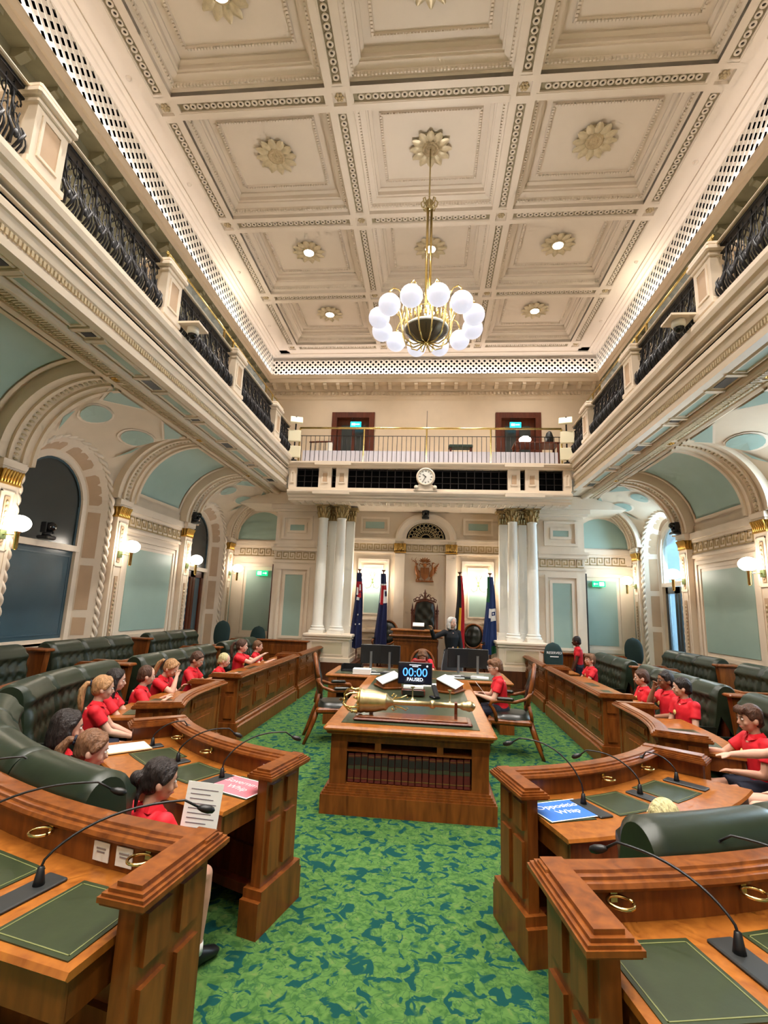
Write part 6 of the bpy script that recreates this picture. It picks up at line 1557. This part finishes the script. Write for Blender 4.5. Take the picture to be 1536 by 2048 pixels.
    put('shorts' if bottoms is NAVY else 'trousers', remesh(b, 'bottoms', bottoms, .0125/detail, 4), root)
    for H_, K_, A_ in hips:
        b = MB(); f_ = Vector((0, .11, 0)) ; b.tube([A_+Vector((0, -.035, -.03)), A_+Vector((0, .02, -.03)), A_+Vector((0, .08, -.045)), A_+Vector((0, .135, -.055)), A_+Vector((0, .16, -.06))], [(.045, .036), (.05, .04), (.036, .042), (.028, .038), (.012, .022)], 10); so = b.build('shoe', SHOE, root)
        MB().tube([A_+Vector((0, 0, -.01)), A_+Vector((0, 0, .05))], [.037, .036], 10).build('sock', SOCK, so)
    # ---- hair
    hm = HAIR[hair]; b = MB()
    b.sphere((0, -.014, .142), (.083, .090, .094), 20, 16, Ht)
    b.sphere((0, -.036, .100), (.074, .062, .070), 16, 12, Ht)
    if style in ('short', 'fringe', 'crop'):
        if style != 'crop':
            for q in (-.5, -.25, 0, .25, .5): b.sphere((q*.10, .056-.03*abs(q), .178-.02*abs(q)), (.032, .032, .026), 8, 6, Ht)
            if style == 'fringe':
                for q in (-.5, -.2, .1, .4): b.tube([hd((q*.10, .05, .205)), hd((q*.11+.01, .085, .182)), hd((q*.12+.015, .094, .150))], [.026, .022, .010], 7)
        for q in (-1, 1): b.sphere((q*.062, .012, .135), (.022, .04, .045), 8, 6, Ht)
        b.tube([hd((0, -.055, .12)), hd((0, -.062, .06)), hd((0, -.045, .03))], [.05, .042, .022], 10)
    else:
        for q in (-1, 1): b.tube([hd((0, .045, .208)), hd((q*.045, .058, .185)), hd((q*.072, .036, .145)), hd((q*.078, .0, .105))], [.022, .024, .022, .018], 8)
        if style == 'pony':
            b.tube([hd((0, -.085, .15)), hd((0, -.135, .15)), hd((0, -.165, .09)), hd((0, -.16, .0)), hd((0, -.145, -.08)), hd((.0, -.13, -.12))], [.02, .026, .034, .034, .024, .006], 10)
        elif style == 'bun':
            b.sphere((0, -.120, .115), (.046, .040, .044), 12, 10, Ht); b.tube([hd((.02, -.09, .10)), hd((.03, -.10, .03)), hd((.035, -.09, -.05))], [.016, .016, .006], 8)
        elif style in ('long', 'bob'):
            L = -.02 if style == 'bob' else -.16
            for a in np.linspace(-2.4, 2.4, 9):
                x_, y_ = .074*math.sin(a), -.074*math.cos(a)-.004
                if y_ > .03: continue
                b.tube([hd((x_*.9, y_*.9, .16)), hd((x_*1.08, y_*1.05, .08)), hd((x_*1.05, y_*1.0-.005, L*.4+.02)), hd((x_*.9, y_*.95-.01, L))], [.024, .028, .028, .012], 8)
    ho = put('hair', remesh(b, 'hair', hm, .0105/detail, 3, .5), root)
    if style in ('pony', 'bun'): MB().tube([hd((.024*math.cos(a), -.108 if style == 'pony' else -.094, (.15 if style == 'pony' else .115)+.024*math.sin(a))) for a in np.linspace(0, 2*PI, 13)], .008, 6).build('hair_tie', NAVY if style == 'pony' else WHT, ho)
    # ---- face
    for q in (-1, 1):
        e = MB().sphere((q*.031, .083, .112), (.0135, .010, .0085), 10, 8, Ht).build('eye', EYEW, root)
        MB().sphere((q*.031, .0905, .112), (.006, .004, .0065), 8, 6, Ht).build('iris', EYED, e)
        MB().tube([hd((q*.014, .0925, .130)), hd((q*.032, .0925, .135)), hd((q*.050, .080, .130))], [.003, .0042, .002], 6).build('eyebrow', hm, root)
    MB().tube([hd((-.022, .083, .047)), hd((-.008, .0935, .050)), hd((0, .094, .049)), hd((.008, .0935, .050)), hd((.022, .083, .047))], [.002, .0048, .0048, .0048, .002], 6).build('mouth', LIPS, root)
    if glasses:
        g_ = MB()
        for q in (-1, 1):
            g_.tube([hd((q*.033+.025*math.cos(a), .108, .112+.020*math.sin(a))) for a in np.linspace(0, 2*PI, 17)], .0025, 5); g_.tube([hd((q*.058, .106, .118)), hd((q*.080, .05, .118)), hd((q*.082, -.01, .112))], .0025, 5)
        g_.tube([hd((-.008, .110, .116)), hd((.008, .110, .116))], .0025, 5); g_.build('glasses', BLACK if glasses == 'dark' else mat('clear_frame', (190, 180, 175), .3), root)
    if k != 1.0: root.scale = (k, k, k)
    return root
def kid(label, s, a, R, face=0.0, zb=0.0, **kw):
    """seat a child on the track; face turns the body from 'towards the middle' (positive: towards the far end)"""
    p = pos(R, a, s, zb); h = heading(a, s); rz = math.atan2(h.y, h.x)-PI/2 - s*face
    return person(label, p, rz, **kw)
LAP = {-1: (-.07, .24, .60), 1: (.07, .24, .60)}
DESK = {-1: (-.10, .34, .79), 1: (.10, .34, .79)}
FOLD = {-1: (.06, .26, .66), 1: (-.06, .28, .68)}
# left side (body x axis: + is the sitter's right hand)
kid('girl with a dark bun in red, seated with a sheet at the left whip desk', -1, 20.2, 3.6, face=-0.1, hair='dark', style='bun', skin='light', k=0.93, lean=0.05, hyaw=-0.45, hpitch=.15, hands={-1: (-.02, .30, .66), 1: (.16, .30, .70)}, detail=1.15)
kid('girl with brown hair tied back, profile to the right, above the near left bench', -1, 31.5, 3.58, face=-0.1, hair='mid', style='pony', skin='fair', lean=0.04, hyaw=-0.32, hpitch=.22, hands=LAP, detail=1.15, k=0.96)
kid('dark-haired child half hidden behind the brown-haired girl, left side', -1, 38.5, 3.56, face=-0.1, hair='dark', style='bob', skin='light', lean=0.03, hyaw=-0.15, hpitch=.05, hands=LAP)
kid('girl with a blonde ponytail sitting upright by the left corner desk', -1, 66.0, 3.27, face=0.12, hair='light', style='pony', skin='fair', lean=.10, hyaw=0.15, hands={-1: (-.06, .36, .62), 1: (.05, .36, .62)}, k=1.0)
kid('dark-haired girl beside the blonde ponytail girl, left corner desk', -1, 75.0, 3.27, face=0.1, hair='dark', style='long', skin='fair', lean=.08, hyaw=0.1, hands={-1: (-.05, .36, .62), 1: (.06, .36, .62)})
kid('boy with cropped brown hair next to the first left bench post', -1, 86.0, 3.22, face=0.4, hair='brown', style='crop', skin='fair', lean=.16, hyaw=0.25, hands=DESK, k=0.97)
kid('girl leaning her face on her hand, left middle bench', -1, 95.0, 3.38, face=0.0, hair='light', style='pony', skin='fair', lean=.30, hyaw=0.1, hpitch=.35, hands={-1: (-.10, .34, .79), 1: (.03, .30, .94), 'n1': (0, -.8, .5), 'c1': 1.1})
kid('boy with short brown hair looking down, left middle bench', -1, 103.5, 3.34, face=0.1, hair='brown', style='short', skin='light', lean=.12, hyaw=-0.05, hpitch=.3, hands=DESK)
kid('small blond boy leaning over the left desk edge', -1, 110.0, 3.26, face=0.25, hair='blonde', style='crop', skin='fair', lean=.34, hyaw=0.1, hands=DESK, k=.95)
kid('girl with hair tied back, forearm on the long left desk', -1, 121.5, 3.28, face=0.15, hair='brown', style='pony', skin='fair', lean=.05, hyaw=0.1, hands={-1: (-.12, .40, .92), 1: (.05, .40, .92)}, k=1.05)
kid('boy in red nearest the columns on the left front row', -1, 131.0, 3.3, face=0.15, hair='mid', style='short', skin='fair', lean=.05, hyaw=0.1, hands=DESK, k=0.98)
# right side
kid('dark-haired boy standing beyond the far right desk', 1, 149.5, 3.55, face=0.2, hair='dark', style='crop', skin='brown', stand=True, k=0.97, lean=.04, hyaw=-0.2, hands={-1: (-.16, .14, .72), 1: (.16, .14, .72)})
kid('boy with tousled brown hair looking to the left, far right front row', 1, 132.5, 3.32, face=-0.1, hair='mid', style='fringe', skin='light', lean=.06, hyaw=0.05, hpitch=-.12, hands={-1: (-.05, .34, .70), 1: (.12, .34, .70)}, k=1.0)
kid('boy with brown hair in profile at the end of the right middle bench', 1, 107.5, 3.30, face=0.0, hair='brown', style='short', skin='fair', lean=.06, hyaw=-0.3, hands=FOLD)
kid('boy with dark glasses raising a hand to his face, right middle bench', 1, 102.0, 3.37, face=-0.25, hair='dark', style='short', skin='tan', glasses='dark', lean=.02, hyaw=-0.25, hands={1: (.0, .20, .98), -1: (-.08, .30, .64), 'n1': (0, -.7, .7), 'c1': 1.0}, k=1.04)
kid('boy with dark hair turned away, nearest on the right middle bench', 1, 96.3, 3.32, face=-0.3, hair='dark', style='short', skin='fair', lean=.05, hyaw=-0.65, hands=LAP, k=1.03)
kid('boy with a brown fringe stretching one arm forward on the right corner bench', 1, 70.0, 3.3, face=-0.35, hair='brown', style='fringe', skin='light', lean=.10, hyaw=-0.05, hpitch=.05, hands={1: (.16, .40, .76), -1: (-.04, .26, .64)}, k=1.02, detail=1.1)
kid('child cut off by the right edge, bare arm resting on the desk and knees showing', 1, 60.5, 3.58, face=-.1, hair='light', style='pony', skin='fair', lean=0.14, hyaw=.2, hands={1: (.24, .50, .74), -1: (-.07, .24, .60)}, k=1.1, curl=.15, detail=1.1)
kid('blond child, only the crown of the head above the near right bench', 1, 24.0, 3.5, face=.1, hair='blonde', style='crop', skin='fair', lean=0.06, hands=LAP, k=0.86)
person('boy with clear glasses sitting in the carved armchair, holding papers by the table', (1.20, 7.72, .0), PI/2-.05, hair='mid', style='fringe', skin='fair', glasses='clear', lean=.10, hyaw=.05, hpitch=.1, hands={1: (.10, .30, .70), -1: (-.10, .30, .70)}, k=1.06, detail=1.05, badge=False)
person('girl bowing her head in the hooped chair behind the clerks table', (.03, 10.48, .0), PI, hair='mid', style='long', skin='fair', lean=.42, hpitch=.75, hands={-1: (-.10, .36, .80), 1: (.10, .36, .80)}, k=1.04)
DRESS = mat('navy_black_dress', (9, 9, 16), .85, var=.1, scale=10, bump=.15)
person('woman with silver blonde hair in a dark dress pointing beside the speaker desk', (.66, 11.95, 0), PI+.35, hair='silver', style='bob', skin='fair', stand=True, shirt=DRESS, bottoms=DRESS, sleeve=1.2, female=True, lean=.03, hyaw=.35, hpitch=-.1, hands={1: (.46, .10, 1.26), -1: (-.20, .05, .72), 'n1': (0, 0, 1)}, k=1.17, badge=False, detail=1.1, group=None, pelz=.84)
# papers in hands
def sheet(label, loc, rot, w, h, lines=True):
    t = T('handout_sheet', label, 'paper', loc); t.rotation_euler = rot
    MB().box(-w/2, w/2, -.001, .001, -h/2, h/2).build('sheet', PAPER, t)
    b = MB()
    for i in range(9): b.box(-w*.38, w*(.38-.2*((i*5) % 3)/2), -.002, -.001, h*(.36-.085*i), h*(.375-.085*i))
    b.build('print', mat('print_ink', (120, 110, 118), .7), t)
sheet('white printed handout held upright by the girl with the bun', (-1.0, 2.74, .87), (-.12, .06, .05), .19, .26)
sheet('white papers held by the boy with clear glasses', (.93, 7.74, .80), (-.7, .0, PI/2), .20, .28)
rb_ = T('open_folder', 'buff folder lying on the end of the left whip desk shelf', 'folder', pos(2.98, 47.0, -1, .757), -.8)
MB().box(-.12, .12, -.16, .16, 0, .006).build('cover', mat('buff_card', (206, 174, 130), .7), rb_); MB().box(-.11, .11, -.15, .15, .006, .010).build('pages', PAPER, rb_)

# outlet box and stray cable by the right whip desk
ob = T('outlet_box', 'black outlet box under the shelf of the right whip desk', 'outlet', pos(3.19, 30.0, 1, .60), math.atan2(heading(30, 1).y, heading(30, 1).x)-PI/2)
MB().bbox(-.05, .05, -.03, .02, -.08, .10, .008).build('case', BLACK, ob); MB().lathe([(0, .002), (.02, .002), (.022, 0)], 12, TM(0, -.031, .03) @ RX(PI/2)).build('socket', SCREEN, ob)
wc = T('white_cable', 'thin white cable trailing onto the carpet beside the right whip desk plinth', 'cable', pos(2.98, 18.5, 1, 0))
MB().tube([(0, .12, .30), (.01, .08, .20), (.03, .04, .12), (.02, 0, .05), (.03, -.06, .006), (.06, -.12, .006)], .005, 6).build('lead', PAPER, wc)
